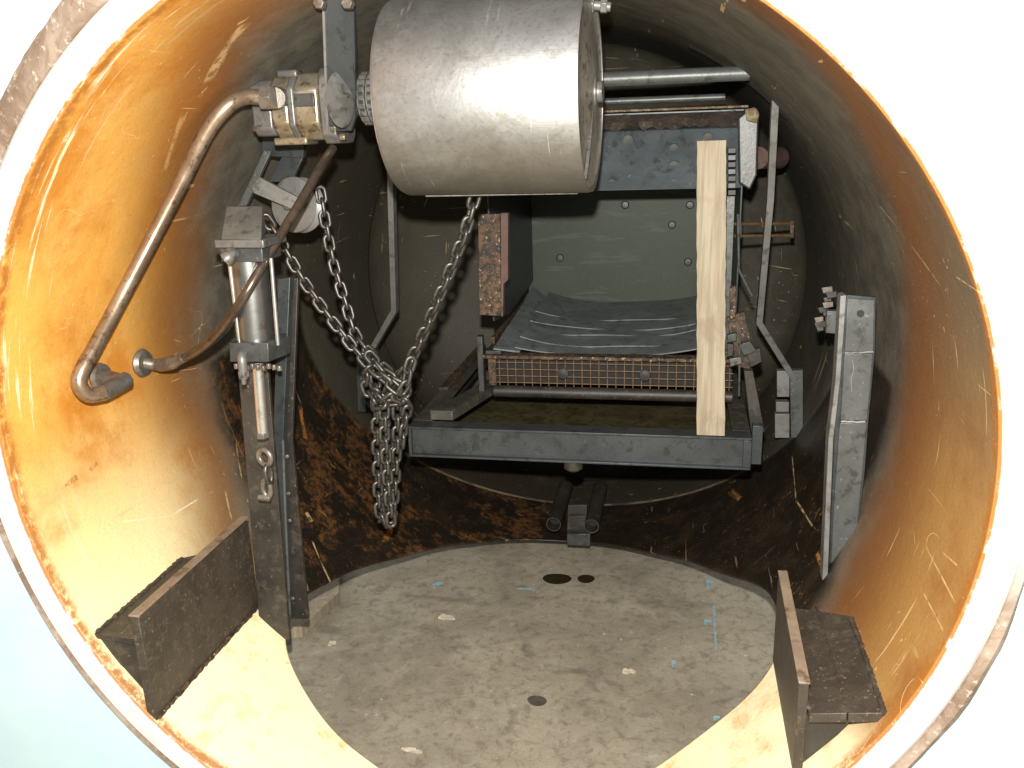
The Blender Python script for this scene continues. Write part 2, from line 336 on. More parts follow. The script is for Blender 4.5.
M = dict(
    shell=shell_material(), flange=flange_material(), band=band_material(), floor=concrete(), wall=plaster(), wood=wood(), drum=steel_drum(),
    green=panel_green(),
    black=grime('blackened_steel', (0.0225, 0.0195, 0.0165), (0.0413, 0.0353, 0.0285), (0.0675, 0.0562, 0.0413), rough=.5, fleck=(0.1875, 0.1500, 0.1050), fth=.67),
    brownplate=grime('brown_steel_plate', (0.0420, 0.0322, 0.0224), (0.0630, 0.0490, 0.0350), (0.0910, 0.0700, 0.0490), rough=.5, scale=13, bump=.9, fleck=(0.1750, 0.1400, 0.0980), fth=.63),
    edge=grime('cut_plate_edge', (0.2100, 0.1500, 0.1012), (0.2850, 0.2175, 0.1553), (0.1200, 0.0750, 0.0473), rough=.55),
    grey=grime('grey_painted_steel', (0.0945, 0.1008, 0.0977), (0.1260, 0.1323, 0.1260), (0.0567, 0.0567, 0.0536), rough=.42, metal=.3, fleck=(0.2079, 0.2079, 0.1953)),
    slate=grime('slate_blue_steel', (0.0436, 0.0513, 0.0539), (0.0616, 0.0693, 0.0719), (0.0308, 0.0334, 0.0334), rough=.42, metal=.3, fleck=(0.1130, 0.1180, 0.1130), fth=.68),
    bar=grime('dull_flat_bar', (0.1872, 0.1872, 0.1764), (0.2448, 0.2412, 0.2304), (0.1152, 0.1116, 0.1008), rough=.45, metal=.3),
    chain=grime('oily_chain_steel', (0.0884, 0.0830, 0.0734), (0.1360, 0.1292, 0.1170), (0.0408, 0.0354, 0.0272), scale=60, rough=.4, metal=.75, bump=.15),
    motor=grime('greasy_bronze_casting', (0.3680, 0.3128, 0.2208), (0.5060, 0.4508, 0.3496), (0.1472, 0.1104, 0.0644), scale=16, rough=.36, metal=.75),
    cap=grime('grey_casting', (0.1530, 0.1498, 0.1403), (0.2167, 0.2104, 0.1976), (0.0829, 0.0701, 0.0510), scale=16, rough=.4, metal=.5),
    copper=grime('brown_copper_tube', (.30, .21, .14), (.42, .33, .24), (.16, .10, .065), scale=12, rough=.3, metal=.75, bump=.12),
    darktube=grime('dark_copper_tube', (.10, .072, .055), (.17, .13, .10), (.09, .055, .04), scale=12, rough=.3, metal=.7, bump=.12),
    fitting=grime('tarnished_fitting', (0.1530, 0.1403, 0.1232), (0.2550, 0.2380, 0.2125), (0.2210, 0.1105, 0.0425), scale=25, rough=.4, metal=.6),
    chrome=grime('polished_rod', (.66, .65, .62), (.74, .73, .71), (.55, .52, .48), scale=8, rough=.3, metal=.85, bump=.05),
    barrel=grime('brushed_barrel', (0.2520, 0.2520, 0.2400), (0.3120, 0.3120, 0.3000), (0.1800, 0.1680, 0.1500), scale=7, rough=.33, metal=.92, bump=.08),
    ram=grime('charcoal_block', (0.0620, 0.0651, 0.0620), (0.0930, 0.0961, 0.0930), (0.0434, 0.0434, 0.0403), scale=14, rough=.4, metal=.4, fleck=(0.2480, 0.2356, 0.2108), fth=.68),
    rust=grime('rusty_steel', (.085, .045, .022), (.15, .085, .04), (.02, .016, .012), scale=14, thr=(.42, .56), rough=.7, fleck=(.42, .32, .22), fth=.62),
    pinkrust=grime('red_primer_steel', (.10, .055, .042), (.14, .08, .062), (.05, .03, .024), scale=10, rough=.7),
    mesh=grime('rusty_wire', (0.1775, 0.1067, 0.0473), (0.2324, 0.1487, 0.0757), (0.1268, 0.0517, 0.0190), scale=30, rough=.5, metal=.3),
    gasket=grime('old_gasket_paste', (0.0960, 0.0600, 0.0390), (0.1800, 0.1260, 0.0660), (0.2520, 0.2280, 0.1440), scale=22, thr=(.5, .6), rough=.8, bump=1),
    void=grime('black_void', (.010, .010, .009), (.02, .02, .018), None, rough=.8),  # flat black for the darkness inside holes and pipe bores
    blue=stain('blue_paint_fleck', (.33, .50, .56), .6), oil=stain('oil_spot', (.035, .026, .012), .25), pale=stain('pale_scrap', (.7, .62, .46), .8),
    gouge=stain('dark_patch', (.10, .085, .06), .7),
)

# ------------------------------------------------------------------ the tank
tank = thing('steel_tank', 'huge round steel tank open at the front, orange stained inside, sooty behind', 'tank', (0, 0, 0))
LT = 2.1
HC = Vector((.03, .80))
HPTS = [(-0.614, 0.595), (-0.581, 0.763), (-0.48, 1.061), (-0.328, 1.332), (-0.119, 1.497), (0.145, 1.49), (0.366, 1.306), (0.549, 1.002), (0.666, 0.655), (0.645, 0.438), (0.592, 0.387), (0.52, 0.354), (0.454, 0.319), (0.376, 0.271), (-0.266, 0.223), (-0.392, 0.266), (-0.476, 0.321), (-0.55, 0.383), (-0.59, 0.435), (0.22, 0.2), (0.05, 0.16), (-0.12, 0.17)]
HP = sorted((math.atan2(y-HC.y, x-HC.x), math.hypot(x-HC.x, y-HC.y)) for x, y in HPTS)
def hole_raw(a):
    n = len(HP)
    for i in range(n):
        (a0, r0), (a1, r1), (a2, r2), (a3, r3) = (HP[(i+k) % n] for k in (-1, 0, 1, 2))
        w = (a2-a1) % (2*PI); d = (a-a1) % (2*PI)
        if d <= w:
            m1 = (r2-r0)/((a2-a0) % (2*PI))*w; m2 = (r3-r1)/((a3-a1) % (2*PI))*w; u = d/w
            return (2*u**3-3*u*u+1)*r1+(u**3-2*u*u+u)*m1+(3*u*u-2*u**3)*r2+(u**3-u*u)*m2
def hole_r(a):
    return sum(hole_raw(a+k*.03)*math.exp(-(k/3)**2) for k in range(-6, 7))/sum(math.exp(-(k/3)**2) for k in range(-6, 7))
def shell_bm():
    bm = NB(); NR = 900; NS = 90; cols = []
    angs = [-PI+2*PI*i/NR for i in range(NR)]
    H = [Vector((HC.x+hole_r(a)*math.cos(a), HC.y+hole_r(a)*math.sin(a))) for a in angs]
    def toTY(x, y): return Vector((math.asin(max(-.999, min(.999, x/R))), y))
    HT = [toTY(p.x, p.y) for p in H]; c = Vector((0, HC.y))
    # directions spread evenly along the rectangle [-pi, pi] x [0, LT]
    for i, a in enumerate(angs):
        p = HT[i]; d = p-c
        t = 1e9
        if abs(d.x) > 1e-9: t = min(t, (PI/abs(d.x)))
        if d.y > 1e-9: t = min(t, (LT-c.y)/d.y)
        if d.y < -1e-9: t = min(t, -c.y/d.y)
        q = c+d*t; col = []
        for k in range(NS+1):
            s = (k/NS)**1.15; u = p.lerp(q, s)
            col.append(bm.verts.new((R*math.sin(u.x), u.y, -R*math.cos(u.x))))
        cols.append(col)
    # the four corners of the unrolled sheet
    ends = [col[-1] for col in cols]
    for i in range(NR):
        a, b = cols[i], cols[(i+1) % NR]
        for k in range(NS): bm.faces.new([a[k], a[k+1], b[k+1], b[k]])
        ya, yb_ = a[-1].co.y, b[-1].co.y
        ea = ya < 1e-6 or ya > LT-1e-6; eb = yb_ < 1e-6 or yb_ > LT-1e-6
        if ea != eb:
            Y = 0. if (ya if ea else yb_) < 1e-6 else LT
            bm.faces.new([a[-1], bm.verts.new((0, Y, R)), b[-1]])
    return bm
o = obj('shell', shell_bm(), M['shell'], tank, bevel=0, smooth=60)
# all normals must point inwards before thickening
me = o.data
b_ = NB(); b_.from_mesh(me); b_.faces.ensure_lookup_table()
f = b_.faces[40]; ctr = f.calc_center_median()
if f.normal.dot(Vector((ctr.x, 0, ctr.z))) > 0: bmesh.ops.reverse_faces(b_, faces=b_.faces)
b_.to_mesh(me); b_.free()
sm = o.modifiers.new('thickness', 'SOLIDIFY'); sm.thickness = .008; sm.offset = -1
# dished end
bm = NB(); prof = []
for i in range(25):
    a = i/24*PI/2; prof.append((LT-.004+.42*math.sin(a), (R+.0002)*math.cos(a) if i < 24 else 0))
prof += [(LT+.44*math.cos(i/24*PI/2), (R+.012)*math.sin(i/24*PI/2)) if i else (LT+.44, 0) for i in range(25)]
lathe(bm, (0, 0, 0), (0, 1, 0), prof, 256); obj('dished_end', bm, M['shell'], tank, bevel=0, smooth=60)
# rim face, brown edge band
bm = NB(); lathe(bm, (0, 0, 0), (0, 1, 0), [(.0, .9005), (-.006, .906), (-.008, .92), (-.005, .948), (.003, .957), (.03, .957), (.03, .905), (.002, .9005)], 200)
obj('rim_face', bm, M['flange'], tank, bevel=0)
sg = 420
def lerp(a, b, u): return a+(b-a)*max(0, min(1, u))
def outer(a):
    """outer radius of the worn edge: wide at the upper left, thin at the lower left"""
    c_, s_ = math.cos(a), math.sin(a)
    l = lerp(.966, 1.012, (s_+.25)/.6); r_ = lerp(.986, .966, (s_+.25)/.3)
    return lerp(r_, l, (.1-c_)/.2)
for name, mt, prof_ in (('edge_band', 'band', 0), ('edge_strip', 'ram', 1)):
    bm = NB(); rings = []
    for k in range(sg):
        a = 2*PI*k/sg; o_ = outer(a); amp = (o_-.957)/.067; w = amp*(.004*math.sin(a*17+2)+.002*math.sin(a*41)+random.uniform(-.0012, .0012)); ro = o_+w
        pr = ((.9575, .008), (.962, .001), ((.962+ro)/2, -.003), (ro-.004, .002), (ro, .012), (ro-.003, .018), (.9575, .018)) if not prof_ else ((.96, .019), (o_+.003*amp+w, .019), (o_+.003*amp+w, .0265), (.96, .0265))
        rings.append([bm.verts.new((math.cos(a)*r_, y_, math.sin(a)*r_)) for r_, y_ in pr])
    m_ = len(rings[0])
    for k in range(sg):
        a, b = rings[k], rings[(k+1) % sg]
        for j in range(m_): bm.faces.new([a[j], a[(j+1) % m_], b[(j+1) % m_], b[j]])
    obj(name, bm, M[mt], tank, bevel=0)
# rib along the roof
bm = NB(); A0 = QC(690, 45); A1 = QC(788, 118); t0 = math.atan2(A0.x, A0.z); t1 = math.atan2(A1.x, A1.z); pts = []
for i in range(25):
    t = t0+(t1-t0)*i/24; y_ = A0.y+(A1.y-A0.y)*i/24; pts.append(((R-.002)*math.sin(t), y_, (R-.002)*math.cos(t)))
tube(bm, pts, .0045, 8); obj('roof_rib', bm, stain('dark_joint', (.006, .005, .004), 1), tank, bevel=0)

# ------------------------------------------------------------------ setting
FZ = -1.00
bm = NB(); vs = [bm.verts.new(p) for p in ((-30, -30, FZ), (30, -30, FZ), (30, 30, FZ), (-30, 30, FZ))]; bm.faces.new(vs)
o = obj('floor', bm, M['floor'], None, bevel=0, loc=(0, 0, FZ)); o['kind'] = 'structure'
# the wall the tank is let into: a plate with a round opening
bm = NB(); W = 3.2; n = 256; inner = []; outer = []
for k in range(n):
    a = 2*PI*k/n; c_, s_ = math.cos(a), math.sin(a); q = W/max(abs(c_), abs(s_))
    zz = s_*q; inner.append((c_*.96, s_*.96)); outer.append((c_*q, max(zz, FZ+.002)))
L = [[bm.verts.new((p[0], y_, p[1])) for p in ring] for ring, y_ in ((inner, .028), (outer, .028), (outer, .06), (inner, .06))]
for i in range(4):
    A, B = L[i], L[(i+1) % 4]
    for k in range(n): bm.faces.new([A[k], A[(k+1) % n], B[(k+1) % n], B[k]])
wall = obj('wall', bm, M['wall'], None, bevel=0, loc=(0, .03, 0)); wall['kind'] = 'structure'

# marks lying on the floor
def flake(name, pts, mat, label, cat, group=None, h=.002, r=None, blob=None):
    bm = NB()
    if blob:
        c = QZ(blob[0], blob[1], FZ); e = QZ(blob[0]+blob[2], blob[1], FZ); rx = abs((e-c).x); e2 = QZ(blob[0], blob[1]+blob[3], FZ); ry = (e2-c).length
        ph = random.uniform(0, 6); P3 = []
        for k in range(28):
            a = 2*PI*k/28; w = (1+.05*math.sin(2*a+ph)+.03*math.sin(3*a)) if name in ('oil_spot', 'floor_patch') else .75+.2*math.sin(2*a+ph)+.14*math.sin(3*a+ph)+.12*math.sin(5*a+ph*2)+random.uniform(-.08, .08)
            P3.append(Vector((c.x+rx*w*math.cos(a), c.y+ry*w*math.sin(a), FZ+.0005)))
    else: P3 = [Vector((*QZ(x, y, FZ).xy, FZ+.0005)) for x, y in pts]; c = sum(P3, Vector())/len(P3)
    prism(bm, P3, (0, 0, h)); o = obj(name, bm, mat, None, bevel=0, loc=(c.x, c.y, FZ)); return tag(o, label, cat, group)
flake('oil_spot', 0, M['oil'], 'larger brown oil spot on the concrete floor, left of its smaller neighbour', 'oil spot', blob=(557, 579, 14, 5.5), h=.001)
flake('oil_spot', 0, M['oil'], 'smaller round oil spot on the concrete floor, right of the larger one', 'oil spot', blob=(586, 579, 9, 4), h=.001)
flake('floor_patch', 0, M['gouge'], 'small dark round patch in the concrete floor towards the front of the opening', 'patch', blob=(537, 701, 10, 5), h=.0012)
flake('wood_chip', 0, M['pale'], 'pale splinter of wood lying on the left of the concrete floor', 'wood chip', blob=(446, 618, 9, 3), h=.006)
flake('wood_chip', 0, M['pale'], 'pale wood chip on the concrete floor, right of the dark patch', 'wood chip', blob=(628, 672, 7, 3.5), h=.005)
flake('wood_chip', 0, M['pale'], 'long pale sliver on the concrete at the front left of the floor opening', 'wood chip', blob=(412, 751, 14, 2.2), h=.004)
flake('wood_chip', 0, M['pale'], 'tiny square pale chip on the concrete near the wooden block', 'wood chip', blob=(332, 644, 3.5, 3), h=.005)
for i, (x, y, a, b, l) in enumerate(((437, 585, 6, 3.5, 'blue paint fleck on the left of the concrete floor, farthest left'), (709, 583, 3.5, 7, 'tall blue paint fleck at the right of the concrete floor, nearest the back'),
        (707, 622, 4, 4, 'round blue paint fleck on the right, in front of the tall one'), (674, 664, 4, 4, 'blue paint fleck in the right half of the concrete, nearest the wood chip'),
        (716, 718, 4, 3, 'blue paint fleck on the concrete closest to the front right edge of the opening'), (525, 589, 9, 1.4, 'thin pale blue smear on the concrete beside the oil spots'))):
    flake('paint_fleck', 0, M['blue'], l, 'paint fleck', 'blue paint flecks on the floor', blob=(x, y, a, b), h=.001)
flake('chalk_line', [(712.6, 605), (714.6, 605), (716.8, 650), (715, 650)], M['blue'], 'thin pale blue line running front to back on the right of the floor', 'painted line', h=.0008)

# timber under the left post
bm = NB(); zt = FZ+.04
tp = [QZ(286, 628, zt), QZ(301, 627, zt), QZ(339, 592, zt), QZ(339, 565, zt), QZ(286, 585, zt)]
prism(bm, [Vector((p.x, p.y, zt)) for p in tp], (0, 0, FZ-zt))
tag(obj('timber_block', bm, M['wood'], None, loc=(tp[0].x, tp[0].y, FZ)), 'pale wooden block on the floor showing beneath the left guide post', 'wooden block')

# ------------------------------------------------------------------ front guide brackets
def xonshell(z, s): return s*math.sqrt(R*R-z*z)
t = thing('guide_bracket', 'dark steel plate bracket welded low on the left wall beside the pale tank floor', 'bracket', (-.67, .0, -.6), 'guide brackets at the mouth of the tank')
bm = NB(); box(bm, (-.688, .002, -.605), (-.668, .47, -.352)); 
for v in bm.verts:
    if v.co.z < -.5 : v.co.z = -.585 if v.co.x < -.680 else -.604
    if v.co.z > -.5 and v.co.y > .3: v.co.z -= .006
obj('plate', bm, M['brownplate'], t)
bm = NB(); box(bm, (-.6895, .000, -.351), (-.6665, .472, -.347)); obj('plate_edge', bm, M['edge'], t, bevel=.001)
def bent_top(s, xa, y0, y1, z0, zt=.012, y1b=None):
    """a flat flange from the plate out to the curved wall"""
    bm = NB(); xo = xonshell(z0, s); y1b = y1 if y1b is None else y1b
    prism(bm, [(xa, y0, z0), (xo, y0+.012, z0), (xo, y1b, z0), (xa, y1, z0)], (0, 0, -zt)); return bm
obj('top_flange', bent_top(-1, -.686, .012, .44, -.415, y1b=.36), M['black'], t)
bm = NB(); prism(bm, [(-.686, .03, -.428), (xonshell(-.428, -1)+.001, .03, -.428), (-.80, .03, -.45), (xonshell(-.5, -1)+.002, .03, -.5), (xonshell(-.57, -1)+.002, .03, -.57), (-.686, .03, -.58)], (0, .014, 0)); obj('gusset', bm, M['black'], t)
bm = NB(); box(bm, (-.74, .013, -.4135), (-.687, .12, -.411)); obj('wear_strip', bm, M['brownplate'], t, bevel=.001)
def bead(pts, r, parent, mat='brownplate'):
    bm = NB(); P_ = smooth_path(pts, 26); tube(bm, [p+Vector((random.uniform(-1, 1), 0, random.uniform(-1, 1)))*r*.25 for p in P_], [r*random.uniform(.75, 1.2) for _ in P_], 8); obj('weld_bead', bm, M[mat], parent, bevel=0)
bead([(-.687, .02, -.414), (-.687, .2, -.414), (-.687, .43, -.414)], .005, t); bead([(xonshell(-.418, -1)+.002, .03, -.416), (xonshell(-.418, -1)+.002, .2, -.416), (xonshell(-.418, -1)+.002, .36, -.416)], .006, t)
bead([(-.667, .01, -.598), (-.667, .2, -.598), (-.667, .46, -.604)], .005, t, 'rust')
t = thing('guide_bracket', 'dark plate bracket low on the right wall, its top flange split by a seam', 'bracket', (.65, .1, -.63), 'guide brackets at the mouth of the tank')
bm = NB(); box(bm, (.640, .074, -.66), (.658, .44, -.425))
for v in bm.verts:
    if v.co.z < -.5: v.co.z = -.625
    elif v.co.y > .3: v.co.z += .03
obj('plate', bm, M['brownplate'], t)
bm = NB(); v8 = box(bm, (.6385, .072, -.4245), (.6595, .442, -.4205))
for v in v8:
    if v.co.y > .3: v.co.z += .03
obj('plate_edge', bm, M['edge'], t, bevel=.001)
for xa_, xb_ in ((.6595, .7215), (.7240, .784)):
    za = -.475+.035*(xa_-.6595)/.1245; zb_ = -.475+.035*(xb_-.6595)/.1245; y0_ = .055-.025*(xa_-.6595)/.1245; y1_ = .43 if xa_ < .7 else .39; xo = min(xb_, xonshell(zb_, 1)-.001)
    bm = NB(); prism(bm, [(xa_, y0_, za), (xo, y0_-.012, zb_), (xo, y1_-.04, zb_), (xa_, y1_, za)], (0, 0, -.020)); obj('top_flange', bm, M['brownplate'], t)
bead([(.7225, .05, -.459), (.7225, .2, -.459), (.7225, .42, -.459)], .0028, t); bead([(.660, .07, -.474), (.660, .2, -.474), (.660, .42, -.474)], .0045, t)
bead([(.782, .03, -.441), (.782, .2, -.441), (.782, .34, -.441)], .006, t)
bm = NB(); prism(bm, [(.659, .085, -.496), (.768, .085, -.466), (xonshell(-.54, 1)-.002, .085, -.54), (.659, .085, -.612)], (0, .014, 0)); obj('gusset', bm, M['black'], t)
# ------------------------------------------------------------------ guide posts
t = thing('guide_post', 'tall dark steel channel post standing at the left edge of the floor opening', 'post', (-.61, .5, -.66), 'guide posts')
def slab(pix, Y, depth, mat, name, parent, bev=.0015):
    bm = NB(); pprism(bm, pix, Y, depth); return obj(name, bm, mat, parent, bevel=bev)
slab([(232, 300), (262, 300), (290, 645), (261, 645)], .44, .012, M['black'], 'front_flange', t)
slab([(290.5, 278), (298, 278), (292, 440), (308, 619), (290, 619), (283, 440)], .53, .012, M['black'], 'side_flange', t)
slab([(278, 279), (290, 277.5), (283, 440), (290, 622), (284, 622), (273, 440)], .50, .025, M['slate'], 'web', t)
bm = NB(); tube(bm, [Q(283, 440, .499), Q(285.5, 520, .499), Q(290, 618, .499)], .0035, 8); obj('weld_bead', bm, M['grey'], t, bevel=0)
for py in (456, 493, 520, 598):
    bm = NB(); hexn(bm, Q(287+(py-440)*.04, py, .497), (0, -1, 0), .006, .006); obj('bolt', bm, M['fitting'], t)
t = thing('guide_post', 'grey steel channel with three bolted plates fixed upright on the right wall', 'post', (.78, .56, -.45), 'guide posts')
slab([(847, 295), (876, 297), (875, 352), (872, 385), (868.5, 423), (865, 470), (858, 540), (848, 592), (828, 590), (834, 440), (841, 330)], .600, .012, M['slate'], 'web', t)
slab([(840.5, 296), (846.5, 295), (840.5, 380), (833.5, 440), (827.5, 588), (822, 588), (828.5, 440), (835.5, 380)], .572, .040, M['bar'], 'side_flange', t)
slab([(847.5, 299), (874.5, 300), (873.5, 352), (844.5, 352)], .595, .004, M['grey'], 'cover_plate', t)
slab([(844.5, 354), (873, 353.5), (870.5, 385), (867, 421), (840.5, 420)], .594, .005, M['grey'], 'cover_plate', t)
slab([(840, 423), (867, 422), (857, 530), (846, 585), (830, 585), (834, 500)], .595, .004, M['grey'], 'cover_plate', t)
bm = NB(); cyl(bm, Q(860.5, 313.5, .5955), Q(860.5, 313.5, .592), .008, 20); obj('hole_dark', bm, M['void'], t, bevel=0)  # black disc standing in for the dark of an open hole
bm = NB()
for a, b in (((845, 353), (873, 352)), ((841, 421.5), (865, 422))):
    bm = NB(); tube(bm, [Q(a[0]+(b[0]-a[0])*k/10, a[1]+(b[1]-a[1])*k/10+random.uniform(-.6, .6), .594) for k in range(11)], .0028, 8); obj('weld_bead', bm, M['bar'], t, bevel=0)
bm = NB()
tube(bm, smooth_path([Q(852.5, 360, .593), Q(853.5, 370, .593), Q(851, 380, .593), Q(852, 392, .593)], 4), .0016, 6)
obj('weld_bead', bm, M['bar'], t, bevel=0)

# ------------------------------------------------------------------ drum
DR = .210; YAW = math.radians(2); DD = Vector((math.cos(YAW), -math.sin(YAW), 0)); DE = Q(592, 92, .56); DL = .425; DB = DE-DD*DL; x0 = DB.x; DS = Vector((-DD.y, DD.x, 0))
DC = DE
t = thing('steel_drum', 'large stainless steel drum hanging across the top of the tank', 'drum', (DE+DB)/2)
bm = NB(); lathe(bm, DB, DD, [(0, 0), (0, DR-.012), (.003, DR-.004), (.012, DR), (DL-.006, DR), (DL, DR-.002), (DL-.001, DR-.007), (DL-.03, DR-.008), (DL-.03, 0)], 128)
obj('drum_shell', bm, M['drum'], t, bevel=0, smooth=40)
bm = NB(); lathe(bm, DE, DD, [(-.02, DR-.008), (-.004, DR-.008), (-.002, DR-.013), (-.006, DR-.02), (-.002, DR*.6), (.008, .05), (.008, 0)], 128)
obj('end_plate', bm, grime('scuffed_end_plate', (.36, .335, .285), (.50, .47, .41), (.14, .11, .07), scale=13, rough=.45, metal=.6, bump=.4, fleck=(.5, .46, .38)), t, bevel=0)
bm = NB(); lathe(bm, DE+DD*.007, DD, [(0, .03), (.004, .03), (.006, .022), (.016, .022), (.018, .018), (.018, 0)], 32); obj('hub', bm, M['cap'], t, bevel=0)
bm = NB(); P0 = []
for k in range(30):
    u = k/29; c = DE+DD*(-.002+.006*(1-u))-DS*(.035+.07*u*u)+Vector((0, 0, -.03-.145*u)); w_ = (.012-.006*u)*random.uniform(.7, 1.2)
    P0.append([bm.verts.new(c+DS*a*w_+DD*b) for a, b in ((-1, -.002), (-.5, .004), (.5, .004), (1, -.002))])
for a, b in zip(P0, P0[1:]):
    for k in range(4): bm.faces.new([a[k], a[(k+1) % 4], b[(k+1) % 4], b[k]])
obj('weld_repair', bm, M['cap'], t, bevel=0)
bm = NB(); cm = (DE+DB)/2; box(bm, (cm.x-.17, cm.y-.01, cm.z-DR-.003), (cm.x+.18, cm.y+.005, cm.z-DR+.003)); obj('bottom_seam', bm, M['cap'], t)
t2 = thing('adjusting_bolt', 'bolt and locknut at the top right corner of the steel drum', 'bolt', Q(597, 4, .6))
bm = NB(); cyl(bm, Q(583, 4, .62), Q(611, 7, .62), .010, 16); obj('shank', bm, M['bar'], t2)
for xx in (588, 601): 
    bm = NB(); hexn(bm, Q(xx, 4.5, .62), (1, 0, -.1), .019, .014); obj('nut', bm, M['bar'], t2)

# ------------------------------------------------------------------ motor, strap, coupling
AX = Q(300, 108, .62); zc = AX.z; yc = .62
def X(px, Y=.55): return Q(px, 108, Y).x
t = thing('hydraulic_motor', 'greasy bronze hydraulic motor bolted to the hanger beside the drum', 'motor', (X(290), yc, zc))
def rbox(xa, xb, hy, hz, z_=0, cut=.25):
    bm = NB(); k = cut*min(hy, hz)
    P_ = [(-hy, -hz+k), (-hy+k, -hz), (hy-k, -hz), (hy, -hz+k), (hy, hz-k), (hy-k, hz), (-hy+k, hz), (-hy, hz-k)]
    prism(bm, [(xa, yc+a, zc+z_+b) for a, b in P_], (xb-xa, 0, 0)); return bm
obj('end_cap', rbox(X(249), X(269), .06, .062), M['cap'], t, bevel=.005)
obj('body', rbox(X(269), X(287), .066, .070, cut=.5), M['motor'], t, bevel=.006)
obj('body_ring', rbox(X(287), X(294), .070, .073, cut=.45), M['cap'], t, bevel=.004)
obj('body', rbox(X(294), X(318), .070, .074, cut=.5), M['motor'], t, bevel=.006)
obj('mounting_flange', rbox(X(318), X(333), .062, .083, cut=.3), M['cap'], t, bevel=.004)
bm = NB(); box(bm, (X(296), yc-.078, zc+.000), (X(316), yc-.066, zc+.028)); obj('name_plate', bm, M['ram'], t)
for s in (-1, 1):
    for q in (-1, 1):
        bm = NB(); hexn(bm, (X(249), yc+s*.04, zc+q*.042), (-1, 0, 0), .010, .008); obj('bolt', bm, M['fitting'], t)
bm = NB(); box(bm, (X(276), yc-.05, zc+.066), (X(296), yc-.01, zc+.082)); obj('port_boss', bm, M['cap'], t, bevel=.004)
bm = NB(); box(bm, (X(266), yc-.05, zc-.083), (X(300), yc+.02, zc-.066)); obj('port_boss', bm, M['motor'], t, bevel=.004)

t = thing('hanger_plate', 'flat steel hanger holding the motor up to the roof of the tank', 'hanger', (X(340), .6, zc))
bm = NB(); a = Q(323, -60, .56); b = Q(327, 131, .56)
prism(bm, [Q(322, -60, .36), Q(352, -60, .36), Q(355, 60, .49), Q(355, 118, .55), Q(351, 131, .563), Q(328, 131, .563)], (0, .012, 0)); obj('plate', bm, M['slate'], t)
bm = NB(); prism(bm, [Q(319.5, -60, .355), Q(322, -60, .355), Q(328.5, 131, .558), Q(326, 131, .558)], (0, .03, 0)); obj('flange', bm, M['bar'], t, bevel=.0008)
bm = NB(); c = Q(341, 100, .497)
for k in range(1): lathe(bm, c+Vector((-.004, 0, 0)), (.55, -1, 0), [(-.01, .0), (-.01, .055), (0, .058), (.004, .052), (.005, 0)], 40)
for v in bm.verts: v.co.x = c.x+(v.co.x-c.x)*.42
obj('bearing_cover', bm, M['cap'], t, bevel=0)
for p_, d_, r_, h_, m_ in ((Q(335, 94, .548), (-.2, -1, 0), .012, .010, 'fitting'), (Q(322, 4, .37), (0, -1, 0), .012, .02, 'fitting'), (Q(350, 4, .37), (0, -1, 0), .012, .02, 'fitting'), (Q(328, 134, .57), (1, 0, 0), .010, .02, 'motor'), (Q(340, 137, .575), (1, 0, 0), .008, .014, 'motor')):
    bm = NB(); hexn(bm, p_, d_, r_, h_); obj('bolt', bm, M[m_], t)
t = thing('shaft_coupling', 'roller chain coupling between the motor hanger and the drum', 'coupling', (X(362), yc, zc))
cz = Q(362, 99, .62).z
bm = NB(); cyl(bm, (X(344), yc, cz), (x0+.004, yc, cz), .038, 32); obj('sleeve', bm, M['ram'], t)
bm = NB()
for row in (0, 1):
    for k in range(18):
        a = 2*PI*k/18; y_, z_ = yc+.052*math.cos(a), cz+.052*math.sin(a); xx = X(359)+row*.021
        cyl(bm, (xx-.009, y_, z_), (xx+.009, y_, z_), .0075, 10)
obj('roller_chain', bm, M['cap'], t, bevel=0)
bm = NB()
for row in (0, 1):
    for k in range(18):
        a = 2*PI*(k+.5)/18; y_, z_ = yc+.052*math.cos(a), cz+.052*math.sin(a); xx = X(359)+row*.021
        Mx = Matrix.Translation((xx, y_, z_)) @ Matrix.Rotation(a, 4, 'X')
        box(bm, (-.0085, -.006, -.012), (-.0065, .006, .012), Mx); box(bm, (.0065, -.006, -.012), (.0085, .006, .012), Mx)
obj('side_links', bm, M['bar'], t, bevel=0)

# ------------------------------------------------------------------ copper lines
t = thing('oil_pipe', 'thick bare copper pipe curving from the motor down to an elbow on the orange wall', 'pipe', Q(100, 385, .3), 'oil pipes on the left wall')
path = [Q(266, 98, .50), Q(246, 97, .47), Q(228, 106, .44), Q(207, 132, .425), Q(180, 185, .41), Q(150, 243, .37), Q(120, 300, .30), Q(95, 347, .225), Q(83, 368, .19), Q(79, 383, .175), Q(88, 395, .185), Q(104, 393, .215)]
bm = NB(); tube(bm, smooth_path(path, 8), .0165, 20); obj('tube', bm, M['copper'], t, bevel=0)
w = QC(98, 377)
bm = NB(); lathe(bm, (w.x-.003, w.y, w.z), (1, 0, 0), [(0, 0), (0, .030), (.008, .033), (.018, .030), (.02, 0)], 28); obj('wall_flange', bm, M['fitting'], t, bevel=0)
e1 = Q(122, 382, w.y-.02); e0 = Q(103, 393, .213)
bm = NB(); tube(bm, smooth_path([(w.x+.012, w.y, w.z), e1.lerp(Vector((w.x+.012, w.y, w.z)), .4), e1], 6), .019, 20)
tube(bm, [e0, e0.lerp(e1, .5), e1], [.0175, .019, .019], 20); cyl(bm, e1.lerp(e0, .15), e1+(e1-e0)*.22, .0195, 8); obj('elbow', bm, M['fitting'], t, bevel=0)
bm = NB(); hexn(bm, Q(262, 98, .50), (1, 0, 0), .028, .03); cyl(bm, Q(275, 98, .51), Q(283, 98, .6), .024, 20); obj('nut', bm, M['fitting'], t)
